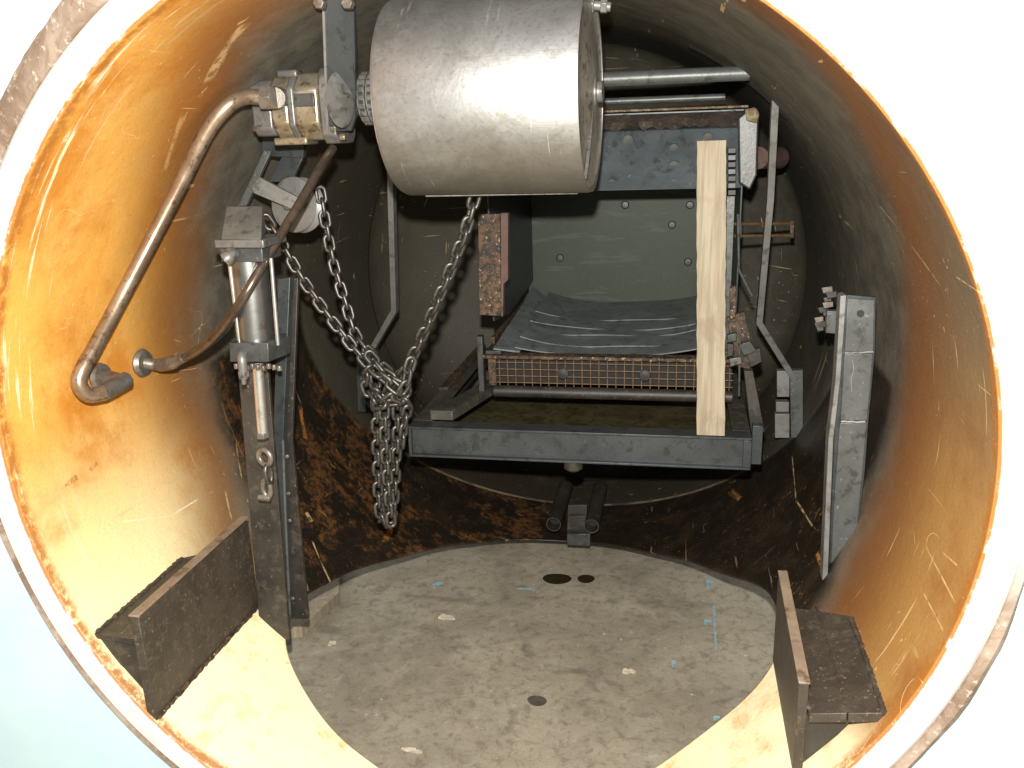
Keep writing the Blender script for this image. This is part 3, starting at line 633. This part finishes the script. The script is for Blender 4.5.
t = thing('oil_pipe', 'thinner dark pipe running from under the motor down to the second wall fitting', 'pipe', Q(150, 362, .5), 'oil pipes on the left wall')
path = [Q(333, 148, .6), Q(322, 165, .55), Q(300, 203, .46), Q(270, 252, .36), Q(245, 295, .30), Q(225, 325, .33), Q(205, 345, .38), Q(188, 356, .42), Q(175, 360, .44)]
bm = NB(); tube(bm, smooth_path(path, 8), .0105, 18); obj('tube', bm, M['darktube'], t, bevel=0)
w = QC(140, 363)
bm = NB(); lathe(bm, (w.x-.003, w.y, w.z), (1, 0, 0), [(0, 0), (0, .030), (.010, .036), (.02, .030), (.022, 0)], 28); obj('wall_flange', bm, M['fitting'], t, bevel=0)
bm = NB(); tube(bm, smooth_path([(w.x+.012, w.y, w.z), tuple(Q(160, 365, .47)), tuple(Q(174, 362, .44)), tuple(Q(184, 357, .425))], 6), [.015]*6+[.017]*7+[.013]*6, 18); obj('elbow', bm, M['fitting'], t, bevel=0)

# ------------------------------------------------------------------ hydraulic cylinder
YC = .36
def V(px, py, Y=YC): return Q(px, py, Y)
bx = V(253, 245); t = thing('hydraulic_cylinder', 'upright hydraulic cylinder with a bright rod, hung on the left side', 'cylinder', V(258, 440))
ax0 = V(246, 240); ax1 = V(258, 352); ax2 = V(264, 442)
def sq(px0, px1, py0, py1, y0, y1, name, mat, shift=0, bev=.002):
    bm = NB(); a = V(px0, py0, y0); b = V(px1, py0, y0); c = V(px1+shift, py1, y0); d = V(px0+shift, py1, y0)
    prism(bm, [a, b, c, d], (0, y1-y0, 0)); return obj(name, bm, mat, t, bevel=bev)
sq(214, 263, 240, 248, YC-.06, YC+.05, 'cap_flange', M['cap'], 1)
sq(220, 262, 248, 262, YC-.045, YC+.045, 'cap_block', M['ram'], 1)
bm = NB(); a = V(221, 239.5, YC-.055); b = V(261, 239.5, YC-.055); c = V(263, 206, YC+.05); d = V(226, 206, YC+.05)
c0 = Vector((c.x, c.y, a.z)); d0 = Vector((d.x, d.y, a.z)); vs = [bm.verts.new(p) for p in (a, b, c, d, c0, d0)]
for f in ((0, 1, 2, 3), (0, 3, 5), (1, 4, 2), (2, 4, 5, 3), (0, 5, 4, 1)): bm.faces.new([vs[i] for i in f])
obj('top_block', bm, grime('pale_grey_block', (.12, .125, .115), (.17, .175, .165), (.08, .075, .065), scale=12, rough=.45, metal=.3), t, bevel=.002)
bm = NB(); cyl(bm, V(248, 258), V(257, 345), .040, 48); obj('barrel', bm, M['barrel'], t, bevel=0)
for (pa, pb, yy) in ((229, 240, YC-.03), (273-2, 278, YC-.02), (262, 270, YC+.045), (234, 245, YC+.045)):
    bm = NB(); cyl(bm, V(pa, 258, yy), V(pb, 345, yy), .0045, 12); obj('tie_rod', bm, M['chrome'], t, bevel=0)
sq(229, 268, 343, 362, YC-.05, YC+.045, 'end_block', M['ram'], 1)
bm = NB(); a = V(268.4, 343, YC-.05); prism(bm, [a, V(286, 337, YC+.03), V(286.5, 355, YC+.03), V(269.4, 362, YC-.05)], (0, .02, 0)); obj('end_block', bm, M['ram'], t)
for k in range(9):
    bm = NB(); hexn(bm, V(236+k*5.4, 363.5+(k % 3), YC-.03+.01*(k % 2)), (0, 0, -1), .006, .012); obj('bolt', bm, M['fitting'], t)
bm = NB(); tube(bm, smooth_path([V(243, 352, YC-.05), V(242, 358, YC-.07), V(243, 368, YC-.072), V(243.5, 378, YC-.07)], 5), .010, 14)
cyl(bm, V(243.5, 377, YC-.07), V(244, 384, YC-.07), .0055, 12); hexn(bm, V(243.3, 371, YC-.07), (0, 0, -1), .013, .012); obj('bleed_fitting', bm, M['cap'], t, bevel=.001)
bm = NB(); tube(bm, smooth_path([V(232, 254, YC-.05), V(229, 257, YC-.07), V(225, 260, YC-.075)], 4), [.017]*4+[.015]*5, 16); obj('port_fitting', bm, M['cap'], t, bevel=0)
bm = NB(); cyl(bm, V(257.5, 362), V(263, 433), .0125, 28); obj('rod', bm, M['chrome'], t, bevel=0)
bm = NB(); hexn(bm, V(262.5, 432), (.03, 0, -1), .0155, .014); obj('nut', bm, M['cap'], t)
def torus(bm, c, u, v, ra, rb, r, seg=28, s2=12, a0=0, a1=2*PI):
    c = Vector(c); u = Vector(u).normalized(); v = Vector(v).normalized(); full = abs(a1-a0-2*PI) < 1e-6; n = seg if full else seg+1; rings = []
    w = u.cross(v)
    for i in range(n):
        a = a0+(a1-a0)*i/seg; p = c+u*ra*math.cos(a)+v*rb*math.sin(a); nr = (u*math.cos(a)/ra+v*math.sin(a)/rb).normalized()
        rings.append([bm.verts.new(p+(nr*math.cos(2*PI*k/s2)+w*math.sin(2*PI*k/s2))*r) for k in range(s2)])
    m_ = n if full else n-1
    for i in range(m_):
        A, B = rings[i], rings[(i+1) % n]
        for k in range(s2): bm.faces.new([A[k], A[(k+1) % s2], B[(k+1) % s2], B[k]])
bm = NB(); torus(bm, V(265, 457, YC), (1, -.3, 0), (0, 0, 1), .0185, .0185, .0068); obj('eye', bm, M['fitting'], t, bevel=0)
t = thing('shackle', 'small steel shackle hooked through the eye below the cylinder rod', 'shackle', V(268, 490))
bm = NB(); torus(bm, V(268.5, 474, YC-.004), (.25, 1, 0), (.05, 0, -1), .010, .022, .0055); obj('link', bm, M['chain'], t, bevel=0)
bm = NB(); torus(bm, V(267, 488, YC), (1, -.2, 0), (0, 0, 1), .011, .022, .006); obj('link', bm, M['fitting'], t, bevel=0)
bm = NB(); hexn(bm, V(259, 497, YC), (1, 0, 0), .009, .03); obj('pin', bm, M['fitting'], t)

# ------------------------------------------------------------------ chain wheel and its arms
WY = .74; wc = Q(298, 205, WY)
t = thing('chain_pulley', 'grey round chain pulley on crossed flat arms above the cylinder', 'pulley', wc)
wd = Vector((-.25, -1, .12)).normalized()
bm = NB(); lathe(bm, wc, wd, [(-.022, 0), (-.022, .067), (-.016, .071), (-.010, .066), (-.004, .056), (.004, .056), (.010, .066), (.016, .071), (.02, .069), (.021, .055), (.021, 0)], 64); obj('wheel', bm, M['bar'], t, bevel=0)
bm = NB(); cyl(bm, wc-wd*.04, wc+wd*.045, .014, 20); obj('axle', bm, M['cap'], t)
bm = NB(); prism(bm, [Q(251, 186, .68), Q(259, 177, .68), Q(300, 199, .68), Q(296, 211, .68), Q(253, 193, .68)], (0, .012, 0)); obj('arm', bm, M['bar'], t)
bm = NB(); prism(bm, [Q(264, 150, .76), Q(271, 151, .76), Q(246, 206, .76), Q(238, 206, .76)], (0, .015, 0)); obj('arm', bm, M['grey'], t)
bm = NB(); prism(bm, [Q(282, 156, .80), Q(303, 157, .80), Q(292, 182, .80), Q(268, 182, .80)], (0, .012, 0)); obj('arm', bm, M['slate'], t)
bm = NB(); prism(bm, [Q(262, 120, .79), Q(305, 120, .79), Q(303, 158, .79), Q(262, 156, .79)], (0, .02, 0)); obj('top_plate', bm, M['slate'], t)

# ------------------------------------------------------------------ chains
PITCH = .031; WR = .0055
bm = NB()
hl = .0095; s2 = 10; w_ = .0115; cpts = []
for i in range(12): a = -PI/2+PI*i/11; cpts.append(Vector((w_*math.sin(a) if 0 else w_*math.cos(a+PI/2)*-1, 0, 0)))
bm.free()
def link_mesh():
    bm = NB(); path = []
    for i in range(11): a = PI*i/10; path.append(Vector((w_*math.cos(a), 0, hl+w_*math.sin(a))))
    for i in range(11): a = PI+PI*i/10; path.append(Vector((w_*math.cos(a), 0, -hl+w_*math.sin(a))))
    n = len(path); rings = []
    for i, p in enumerate(path):
        tt = (path[(i+1) % n]-path[i-1]).normalized(); u = Vector((0, 1, 0)); v = tt.cross(u)
        rings.append([bm.verts.new(p+(u*math.cos(2*PI*k/s2)+v*math.sin(2*PI*k/s2))*WR) for k in range(s2)])
    for i in range(n):
        A, B = rings[i], rings[(i+1) % n]
        for k in range(s2): bm.faces.new([A[k], A[(k+1) % s2], B[(k+1) % s2], B[k]])
    bmesh.ops.recalc_face_normals(bm, faces=bm.faces)
    me = bpy.data.meshes.new('link'); bm.to_mesh(me); bm.free(); me.materials.append(M['chain']); me.shade_smooth(); return me
LM = link_mesh()
def chain(label, ctrl, twist=.6, jit=.12):
    P_ = smooth_path(ctrl, 24); L = [0]
    for a, b in zip(P_, P_[1:]): L.append(L[-1]+(b-a).length)
    root = thing('chain', label, 'chain', ctrl[0], 'lifting chains'); n = int(L[-1]/PITCH); j = 0
    for i in range(n+1):
        s = i*PITCH
        while j < len(L)-2 and L[j+1] < s: j += 1
        f_ = (s-L[j])/max(1e-6, L[j+1]-L[j]); p = P_[j].lerp(P_[j+1], f_); d = (P_[j+1]-P_[j]).normalized()
        u, v = frame_of(d, Vector((0, 1, 0))); a = twist+(PI/2 if i % 2 else 0)+random.uniform(-jit, jit)
        xx = u*math.cos(a)+v*math.sin(a); yy = d.cross(xx)
        m = Matrix((xx, yy, d)).transposed().to_4x4(); m.translation = p-root.location
        o = bpy.data.objects.new('link', LM); COL.objects.link(o); o.parent = root; o.matrix_local = m
    return root
def C(*a): return [Q(x, y, Y) for x, y, Y in a]
CY = .70
chain('steel chain off the left side of the pulley wheel, gathered into the hanging bundle', C((268, 222, .70), (279, 238, .70), (300, 275, .70), (325, 311, .695), (352, 346, .69), (373, 372, .68), (376, 400, .68), (377, 450, .68), (379, 505, .68), (384, 522, .68)))
chain('steel chain off the right side of the pulley wheel, joining the bundle', C((321, 195, .74), (326, 225, .74), (334, 265, .74), (346, 305, .73), (356, 335, .72), (378, 362, .70), (392, 378, .69), (397, 410, .69), (396, 460, .69), (393, 508, .69), (388, 524, .69)))
chain('steel chain slanting down from beneath the drum to the bundle', C((474, 200, .62), (466, 228, .62), (452, 265, .63), (436, 303, .64), (420, 340, .66), (404, 372, .67), (388, 392, .67), (384, 420, .66), (387, 470, .66), (391, 520, .66)))
chain('slack loop of steel chain doubled up in the hanging bundle', C((372, 358, .66), (386, 374, .65), (403, 383, .65), (405, 398, .66), (390, 402, .64), (376, 392, .65), (382, 412, .71), (389, 450, .71), (385, 505, .71), (379, 520, .70)), .2, .5)
chain('short twist of steel chain wound round the knot of the bundle', C((410, 365, .64), (402, 390, .63), (386, 380, .63), (370, 368, .64), (366, 385, .66), (378, 404, .63), (393, 396, .63), (407, 404, .66), (404, 425, .68), (402, 450, .69)), .9, .5)

# ------------------------------------------------------------------ flat suspension bars
def suspension(label, ctrl, w, brk, loc):
    t = thing('suspension_bar', label, 'flat bar', loc, 'bent suspension bars'); bm = NB(); strap(bm, [Q(*c) for c in ctrl], w, .035); obj('bar', bm, M['bar'], t)
    for i, (pix, Y, d, mt) in enumerate(brk): slab(pix, Y, d, M[mt], ['bracket', 'pin_block', 'bracket', 'bracket'][i], t)
    return t
suspension('pale bent flat bar coming down the right side of the box', [(775, 100, 1.10), (770, 200, 1.20), (759, 322, 1.32), (780, 356, 1.38), (797, 383, 1.42)], .019,
    [([(790, 371), (803, 370), (803, 437), (791, 438)], 1.40, .03, 'grey'), ([(776, 402), (789, 402), (789, 412), (776, 412)], 1.40, .03, 'bar'), ([(777, 371), (789.5, 371), (789.5, 397), (777, 397)], 1.41, .03, 'bar'), ([(775, 414), (789.5, 414), (789.5, 438), (775, 438)], 1.41, .03, 'bar')], Q(790, 437, 1.43))
suspension('grey bent flat bar behind the chains on the left of the box', [(390, 80, 1.15), (392, 200, 1.28), (395, 310, 1.40), (372, 350, 1.48)], .019,
    [([(356, 352), (375, 346), (378, 362), (364, 372), (366, 412), (358, 412)], 1.52, .03, 'slate'), ([(360, 376), (364, 376), (364, 380), (360, 380)], 1.51, .01, 'bar')], Q(362, 410, 1.53))

# ------------------------------------------------------------------ cross shafts
bm = NB(); a = Q(565, 74, 1.02); b = QC(747, 72); cyl(bm, (a.x-.15, 1.03, b.z), (b.x+.01, 1.03, b.z), .0185, 32)
tag(obj('cross_shaft', bm, M['grey'], None, bevel=0, loc=(b.x, 1.03, b.z)), 'thick dull steel shaft running right from behind the drum to the wall', 'shaft')
bm = NB(); a = Q(565, 94, 1.3); b = Q(725, 97, 1.3); cyl(bm, (a.x-.15, 1.3, b.z), (b.x, 1.3, b.z), .010, 24)
tag(obj('cross_shaft', bm, M['grey'], None, bevel=0, loc=(b.x, 1.3, b.z)), 'thin dark shaft just below the thick one, above the box', 'shaft')

# ------------------------------------------------------------------ the frame
t = thing('support_frame', 'dark steel frame with a wide front channel hanging below the box', 'frame', (.1, .93, -.33))
fl = Q(407, 424, .93); fr = Q(752, 441, .93); zt = (fl.z+fr.z)/2; xa, xb = fl.x, fr.x; zb = zt-.096
bm = NB(); box(bm, (xa, .945, zb+.001), (xb, .953, zt-.001)); box(bm, (xa, .93, zt-.007), (xb, .99, zt)); box(bm, (xa, .93, zb), (xb, .99, zb+.007)); box(bm, (xa, .93, zb+.0075), (xa+.010, .944, zt-.0075)); box(bm, (xb-.022, .93, zb+.0075), (xb, .944, zt-.0075)); obj('front_channel', bm, M['slate'], t)
FR = grime('greasy_frame_steel', (.040, .038, .032), (.075, .070, .056), (.11, .09, .055), scale=11, thr=(.54, .66), rough=.5, bump=.6, fleck=(.2, .17, .12), fth=.66)
yb2 = 1.9
bm = NB(); box(bm, (xa, .991, zt-.006), (xa+.06, yb2, zt)); box(bm, (xa, .991, zb), (xa+.007, yb2, zt-.007)); obj('side_rail', bm, FR, t)
bm = NB(); box(bm, (xb-.05, .991, zt-.006), (xb, yb2, zt)); box(bm, (xb-.007, .991, zb), (xb, yb2, zt-.007)); obj('side_rail', bm, FR, t)
bm = NB(); box(bm, (xa+.061, yb2-.05, zb), (xb-.051, yb2, zt)); obj('rear_beam', bm, FR, t)
bm = NB(); prism(bm, [Vector((xa+.055, .992, zt+.002)), Vector((xa+.125, .992, zt+.002)), Vector((xa+.20, 1.28, zt+.002)), Vector((xa+.14, 1.28, zt+.002))], (0, 0, .03)); obj('corner_brace', bm, FR, t)
bm = NB(); box(bm, (xa-.003, 1.3, zt+.0005), (xa+.028, yb2, zt+.012)); obj('edge_strip', bm, M['rust'], t)
# brown underside tray seen through the frame
bm = NB(); box(bm, (xa+.02, 1.02, zb-.03), (xb-.02, yb2-.06, zb-.022)); obj('drip_tray', bm, grime('oily_brown_tray', (.05, .042, .018), (.10, .082, .035), (.02, .016, .01), scale=14, rough=.45), t)
bm = NB(); k0 = Q(573, 466, .955); lathe(bm, (k0.x, .965, zb-.001), (0, 0, -1), [(0, 0), (0, .028), (.026, .028), (.034, .018), (.035, 0)], 32); obj('foot', bm, M['black'], t, bevel=0)
# rusty upright at the right rear
slab([(744, 371), (753, 371), (765, 432), (751, 433)], 1.03, .03, M['black'], 'leg', t)
bm = NB(); box(bm, (xb+.002, .95, zt-.085), (xb+.03, .98, zt+.03)); obj('lug', bm, M['slate'], t)

# ------------------------------------------------------------------ the box (liner with tray and grille)
t = thing('loading_box', 'open grey green sheet metal box with a mesh grille under its tray', 'box', (.2, 1.2, -.15))
BX0, BX1, BY0, BY1 = -.19, .575, 1.2, 2.03
zl = Q(600, 357, 1.2).z   # lip height
ztp = Q(650, 112, 1.2).z
zp = Q(650, 190, 1.2).z
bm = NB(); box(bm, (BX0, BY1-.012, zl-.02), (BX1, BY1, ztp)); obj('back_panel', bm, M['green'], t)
def side(x_, s):
    bm = NB(); prism(bm, [(x_, BY0+.05, zl+.10), (x_, BY0+.30, zl+.07), (x_, BY1-.013, zl+.10), (x_, BY1-.013, ztp), (x_, BY0+.02, ztp)], (s*.006, 0, 0)); return bm
obj('side_panel', side(BX0+.02, -1), M['slate'], t); obj('side_panel', side(BX1, 1), M['slate'], t)
bm = NB(); box(bm, (BX0, BY0+.02, ztp-.006), (BX1, BY1, ztp)); obj('top_panel', bm, M['slate'], t)
# lower side walls of the tray
def lowside(xa_, xb_): bm = NB(); box(bm, (xa_, BY0+.01, zl-.012), (xb_, BY1-.013, zl+.012)); return bm
obj('tray_side', lowside(BX0-.005, BX0+.045), M['ram'], t); obj('tray_side', lowside(BX1-.04, BX1+.005), M['ram'], t)
bm = NB(); box(bm, (BX0-.006, BY0+.10, zl+.0125), (BX0+.006, BY0+.8, zl+.035)); obj('tray_rim', bm, M['rust'], t)
TS = grime('blue_grey_sheet', (.12, .14, .14), (.19, .215, .21), (.07, .078, .075), scale=9, rough=.5, metal=0., bump=.3)
# overlapping curved tray sheets
for i in range(5):
    bm = NB(); ya = BY0+.05+i*.10+random.uniform(-.02, .02); yb_ = ya+.18+(.22 if i == 4 else 0); ph = random.uniform(-.012, .012); n = 24; P_ = []
    for k in range(n+1):
        u = k/n; x_ = BX0+.085+(BX1-BX0-.17)*u; c = (2*abs(u-.5))**3
        P_.append((x_, c*.034+ph*(u-.5)+.003*math.sin(u*9+i*2)))
    pts = [(x_, ya+.03*(1-(2*abs(k/n-.5))**2), zl-.012+c+i*.006) for k, (x_, c) in enumerate(P_)]
    vs0 = [bm.verts.new(p) for p in pts]; vs1 = [bm.verts.new((p[0], yb_, p[2]+.004)) for p in pts]; vs2 = [bm.verts.new((p[0], p[1], p[2]-.0035)) for p in pts]
    for k in range(n): bm.faces.new([vs0[k], vs0[k+1], vs1[k+1], vs1[k]]); bm.faces.new([vs2[k], vs2[k+1], vs0[k+1], vs0[k]])
    obj('tray_sheet', bm, TS, t, bevel=0)
bm = NB(); box(bm, (BX0+.05, BY0+.3, zl-.02), (BX1-.045, BY1-.02, zl-.012)); obj('tray_floor', bm, M['slate'], t)
bm = NB(); prism(bm, [(BX0+.020, BY0+.012, zl+.020), (BX0+.10, BY0+.04, zl+.004), (BX0+.10, BY1-.02, zl+.012), (BX0+.020, BY1-.02, zl+.075)], (0, 0, -.006)); obj('tray_slope', bm, TS, t)
bm = NB(); prism(bm, [(BX1-.020, BY0+.012, zl+.020), (BX1-.10, BY0+.04, zl+.004), (BX1-.10, BY1-.02, zl+.012), (BX1-.020, BY1-.02, zl+.075)], (0, 0, -.006)); obj('tray_slope', bm, TS, t)
# front lip, grille, lower roller
bm = NB(); box(bm, (BX0-.01, BY0-.012, zl-.010), (BX1+.01, BY0+.035, zl+.002)); obj('front_lip', bm, M['rust'], t, bevel=.003)
bm = NB(); gz0, gz1 = zl-.100, zl-.012; n = 27
for k in range(n+1):
    x_ = BX0+.04+(BX1-BX0-.05)*k/n; cyl(bm, (x_, BY0+.003, gz0), (x_, BY0+.003, gz1), .0015, 6)
for k in range(4):
    z_ = gz0+(gz1-gz0)*(k+.5)/4; cyl(bm, (BX0+.03, BY0, z_), (BX1, BY0, z_), .0015, 6)
obj('wire_mesh', bm, M['mesh'], t, bevel=0)
bm = NB(); box(bm, (BX0+.02, BY0+.04, gz0), (BX1, BY0+.048, gz1)); obj('mesh_gap_dark', bm, grime('mesh_gap_shade', (.008, .006, .005), (.016, .011, .008), (.005, .004, .003), rough=.7), t)  # black sheet added behind the wires, standing for the shade in the gaps
for px in (563, 645):
    bm = NB(); c = Q(px, 379, BY0); lathe(bm, (c.x, BY0, (gz0+gz1)/2), (0, -1, 0), [(0, 0), (0, .019), (.003, .016), (.004, .008), (.005, 0)], 20); obj('bolt', bm, M['black'], t, bevel=0)
bm = NB(); box(bm, (BX0+.005, BY0-.005, gz0), (BX0+.03, BY0+.02, gz1)); obj('corner_post', bm, M['rust'], t)
bm = NB(); cyl(bm, (BX0+.02, BY0+.01, gz0-.022), (BX1, BY0+.01, gz0-.022), .019, 28); obj('bottom_tube', bm, M['black'], t, bevel=0)
bm = NB(); box(bm, (BX0-.03, BY0+.0, gz0-.04), (BX0-.012, BY0+.03, zl+.06)); obj('side_strut', bm, M['ram'], t)
# upper front panel with bolts
bm = NB(); prism(bm, [(BX0-.02, BY0+.01, zp), (BX1-.0, BY0+.01, zp), (BX1-.0, BY0+.09, ztp-.05), (BX0-.02, BY0+.09, ztp-.05)], (0, .01, .004)); obj('upper_panel', bm, grime('steel_blue_panel', (.075, .092, .10), (.10, .12, .13), (.05, .055, .055), rough=.42, metal=.3, fleck=(.2, .21, .2), fth=.68), t)
bm = NB(); n = 60; P0 = []; 
for k in range(n+1):
    x_ = BX0-.02+(BX1-BX0+.03)*k/n; P0.append([bm.verts.new(p) for p in ((x_, BY0+.075+random.uniform(-.006, .006), ztp-.045+random.uniform(-.008, .008)), (x_, BY0+.06+random.uniform(-.01, .01), ztp-.025), (x_, BY0+.02+random.uniform(-.004, .004), ztp-.004+random.uniform(-.003, .003)), (x_, BY0+.12, ztp+.003), (x_, BY0+.12, ztp-.05))])
for a, b in zip(P0, P0[1:]):
    for j in range(5): bm.faces.new([a[j], a[(j+1) % 5], b[(j+1) % 5], b[j]])
obj('gasket_strip', bm, grime('charred_gasket', (.022, .019, .016), (.06, .04, .028), (.10, .085, .065), scale=18, thr=(.56, .64), rough=.8, bump=1), t, bevel=0)
bm = NB(); box(bm, (BX0-.02, BY0+.005, ztp+.003), (BX1+.01, BY0+.05, ztp+.009)); obj('top_edge', bm, M['gasket'], t)
for (px, py) in ((674, 149), (674, 166), (674, 184), (628, 140), (708, 138), (612, 184)):
    d_ = ray(px, py); 
    c = Q(px, py, BY0+.02+.07*max(0, (190-py)/70)); bm = NB(); lathe(bm, c, (0, -1, -.4), [(-.004, 0), (-.004, .016), (.000, .015), (.001, .008), (.002, 0)], 20); obj('bolt', bm, M['grey'], t, bevel=0)
for px, py in ((560, 258), (562, 312), (624, 312), (625, 205), (688, 262), (690, 205), (672, 225)):
    c = Q(px, py, BY1-.013); bm = NB(); lathe(bm, c, (0, -1, 0), [(0, 0), (0, .016), (.005, .012), (.006, 0)], 16); obj('rivet', bm, M['slate'], t, bevel=0)
bm = NB(); prism(bm, [Q(738, 118, 1.17), Q(750, 108, 1.17), Q(759, 112, 1.17), Q(757, 175, 1.17), Q(750, 190, 1.17), Q(739, 183, 1.17)], (0, .025, 0)); obj('end_flange', bm, M['ram'], t, bevel=.005)
bm = NB(); prism(bm, [Q(745, 109, 1.165), Q(756, 107, 1.165), Q(760, 114, 1.165), Q(757, 124, 1.165), Q(746, 121, 1.165)], (0, .03, 0)); obj('gasket_lump', bm, M['gasket'], t, bevel=.006)
for k in range(7):
    bm = NB(); a = Q(728, 148+k*7, 1.17); box(bm, a, (a.x+.022, 1.19, a.z-.015)); obj('hinge_knuckle', bm, M['slate' if k % 2 else 'black'], t)
bm = NB(); a = Q(728, 196, 1.185); b = Q(735, 350, 1.185); box(bm, (a.x-.004, 1.185, b.z), (a.x+.020, 1.2, a.z)); obj('side_strip', bm, M['ram'], t)
# rusty left jamb
slab([(478, 214), (500, 214), (501, 316), (479, 315)], 1.17, .01, M['rust'], 'jamb', t)
slab([(500.5, 213), (508, 213), (508, 280), (503.5, 284), (503, 316.5), (501, 316.5)], 1.165, .03, M['pinkrust'], 'jamb_edge', t)
# rusty latch hardware right of the board
for i, (pix, Y, mt) in enumerate((([(727, 318), (744, 312), (752, 342), (750, 370), (736, 366)], 1.12, 'rust'), ([(727, 335), (737, 333), (737, 341), (728, 343)], 1.09, 'ram'), ([(727, 344), (734, 344), (733, 356), (727, 357)], 1.09, 'black'),
        ([(738, 345), (750, 341), (757, 351), (744, 356)], 1.09, 'ram'), ([(729, 359), (741, 357), (742, 364), (730, 367)], 1.08, 'cap'), ([(746, 352), (760, 348), (762, 362), (750, 368)], 1.10, 'black'), ([(730, 288), (736, 286), (736, 318), (730, 320)], 1.10, 'rust'))):
    slab(pix, Y, .02, M[mt], 'latch_piece', t, .002)
bm = NB(); tube(bm, [Q(738, 214, 1.15), Q(739, 270, 1.15), Q(752, 296, 1.15)], .0035, 8); tube(bm, [Q(740, 335, 1.1), Q(739, 396, 1.1)], .003, 8); obj('wire', bm, M['grey'], t, bevel=0)
# side arm with two rods to the right wall
t = thing('spreader_arm', 'pair of thin rusty rods reaching from the box side to the right wall', 'rods', Q(790, 230, 1.6))
for py in (223.5, 235.5):
    bm = NB(); cyl(bm, Q(735, py+.5, 1.35), Q(791, py, 1.5), .0048, 10); obj('rod', bm, M['mesh'], t, bevel=0)
slab([(790, 221), (794, 221), (794, 238), (790, 238)], 1.5, .012, M['rust'], 'end_plate', t)
slab([(737, 221), (742, 221), (742, 238), (737, 238)], 1.36, .012, M['black'], 'end_plate', t)
bm = NB(); cyl(bm, Q(758, 158, 1.45), Q(779, 158, 1.6), .034, 28)
tag(obj('pipe_stub', bm, M['pinkrust'], None, loc=Q(770, 158, 1.5)), 'short pinkish rusty pipe stub beside the upper right corner of the box', 'pipe stub')

# ------------------------------------------------------------------ the board
bl = Q(697, 436.5, .905); br_ = Q(725.5, 437.5, .905); tl = Q(697, 141, .91); tr = Q(727, 140, .91)
bm = NB(); n = 30; rows = []
zbm = zt+.0015
for i in range(n+1):
    u = i/n; l = bl.lerp(tl, u); r_ = br_.lerp(tr, u); z_ = zbm+(tl.z-zbm)*u; jl = random.uniform(-.0012, .0012) if 0 < i < n else 0
    rows.append([bm.verts.new(p) for p in ((l.x+jl, .935, z_), (r_.x-jl, .935, z_), (r_.x-jl, .975, z_), (l.x+jl, .975, z_))])
for a, b in zip(rows, rows[1:]):
    for k in range(4): bm.faces.new([a[k], a[(k+1) % 4], b[(k+1) % 4], b[k]])
bm.faces.new(rows[0][::-1]); bm.faces.new(rows[-1])
tag(obj('wooden_board', bm, M['wood'], None, loc=((bl.x+br_.x)/2, .95, zbm)), 'unpainted wooden board standing upright on the frame in front of the box', 'board')

# ------------------------------------------------------------------ pipe pair on the tank floor
t = thing('pipe_guide', 'pair of short dark pipes clamped to a block at the back of the floor opening', 'pipe guide', Q(578, 540, 1.45))
for px, py in ((553.5, 524.5), (591.5, 526.5)):
    a = Q(px, py, 1.42); bm = NB(); pipe(bm, a, (a.x, 1.78, a.z+.0), .0275, .004); obj('pipe', bm, M['black'], t, bevel=0)
    bm = NB(); cyl(bm, (a.x, 1.47, a.z), (a.x, 1.475, a.z), .023, 24); obj('plug', bm, M['void'], t, bevel=0)  # black disc set in the bore, standing for the dark inside the pipe
slab([(568, 505), (587, 505), (586, 533), (567, 533)], 1.46, .05, M['black'], 'clamp_block', t)
slab([(567, 534), (590, 534), (590, 546), (567, 545)], 1.42, .05, M['ram'], 'clamp_foot', t)
slab([(569, 516), (586, 516), (585, 527), (570, 527)], 1.44, .015, M['black'], 'clamp_plate', t)

# ------------------------------------------------------------------ small clip on the right wall
t = thing('wall_clip', 'small broken bracket with torn clamp on the right wall beside the grey channel', 'clip', Q(825, 310, 1.0))
slab([(827, 311), (838, 311), (836, 334), (826, 333)], .75, .02, M['grey'], 'plate', t)
for i in range(9):
    x_ = 813+random.uniform(0, 14); y_ = 288+i*5; a = random.uniform(3, 6)
    slab([(x_, y_), (x_+a*1.9, y_-a*.3), (x_+a*2.0, y_+a*.7), (x_+a*.3, y_+a)], .77+random.uniform(-.02, .02), .008, M[['fitting', 'black', 'ram'][i % 3]], 'clamp_piece', t, .001)
bm = NB(); c = QC(355, 276); lathe(bm, c, Vector((-c.x, 0, -c.z)), [(-.01, 0), (-.01, .022), (.004, .020), (.006, .012), (.006, 0)], 20)
tag(obj('wall_plug', bm, M['grey'], None, bevel=0, loc=c), 'small round plug on the dark wall left of the bent flat bar', 'plug')

# ------------------------------------------------------------------ light
ld = bpy.data.lights.new('flash', 'POINT'); ld.energy = 370; ld.shadow_soft_size = .018; ld.color = (1, .965, .90)
lo = bpy.data.objects.new('flash', ld); COL.objects.link(lo); lo.location = CAM+up*.125-rt*.012
w = bpy.data.worlds.new('World'); S.world = w; w.use_nodes = True
bg = w.node_tree.nodes['Background']; bg.inputs[0].default_value = (1, .99, .97, 1); bg.inputs[1].default_value = .62
S.view_settings.view_transform = 'Standard'; S.view_settings.look = 'None'; S.view_settings.exposure = 0; S.view_settings.gamma = 1
S.render.resolution_x = 1024; S.render.resolution_y = 768
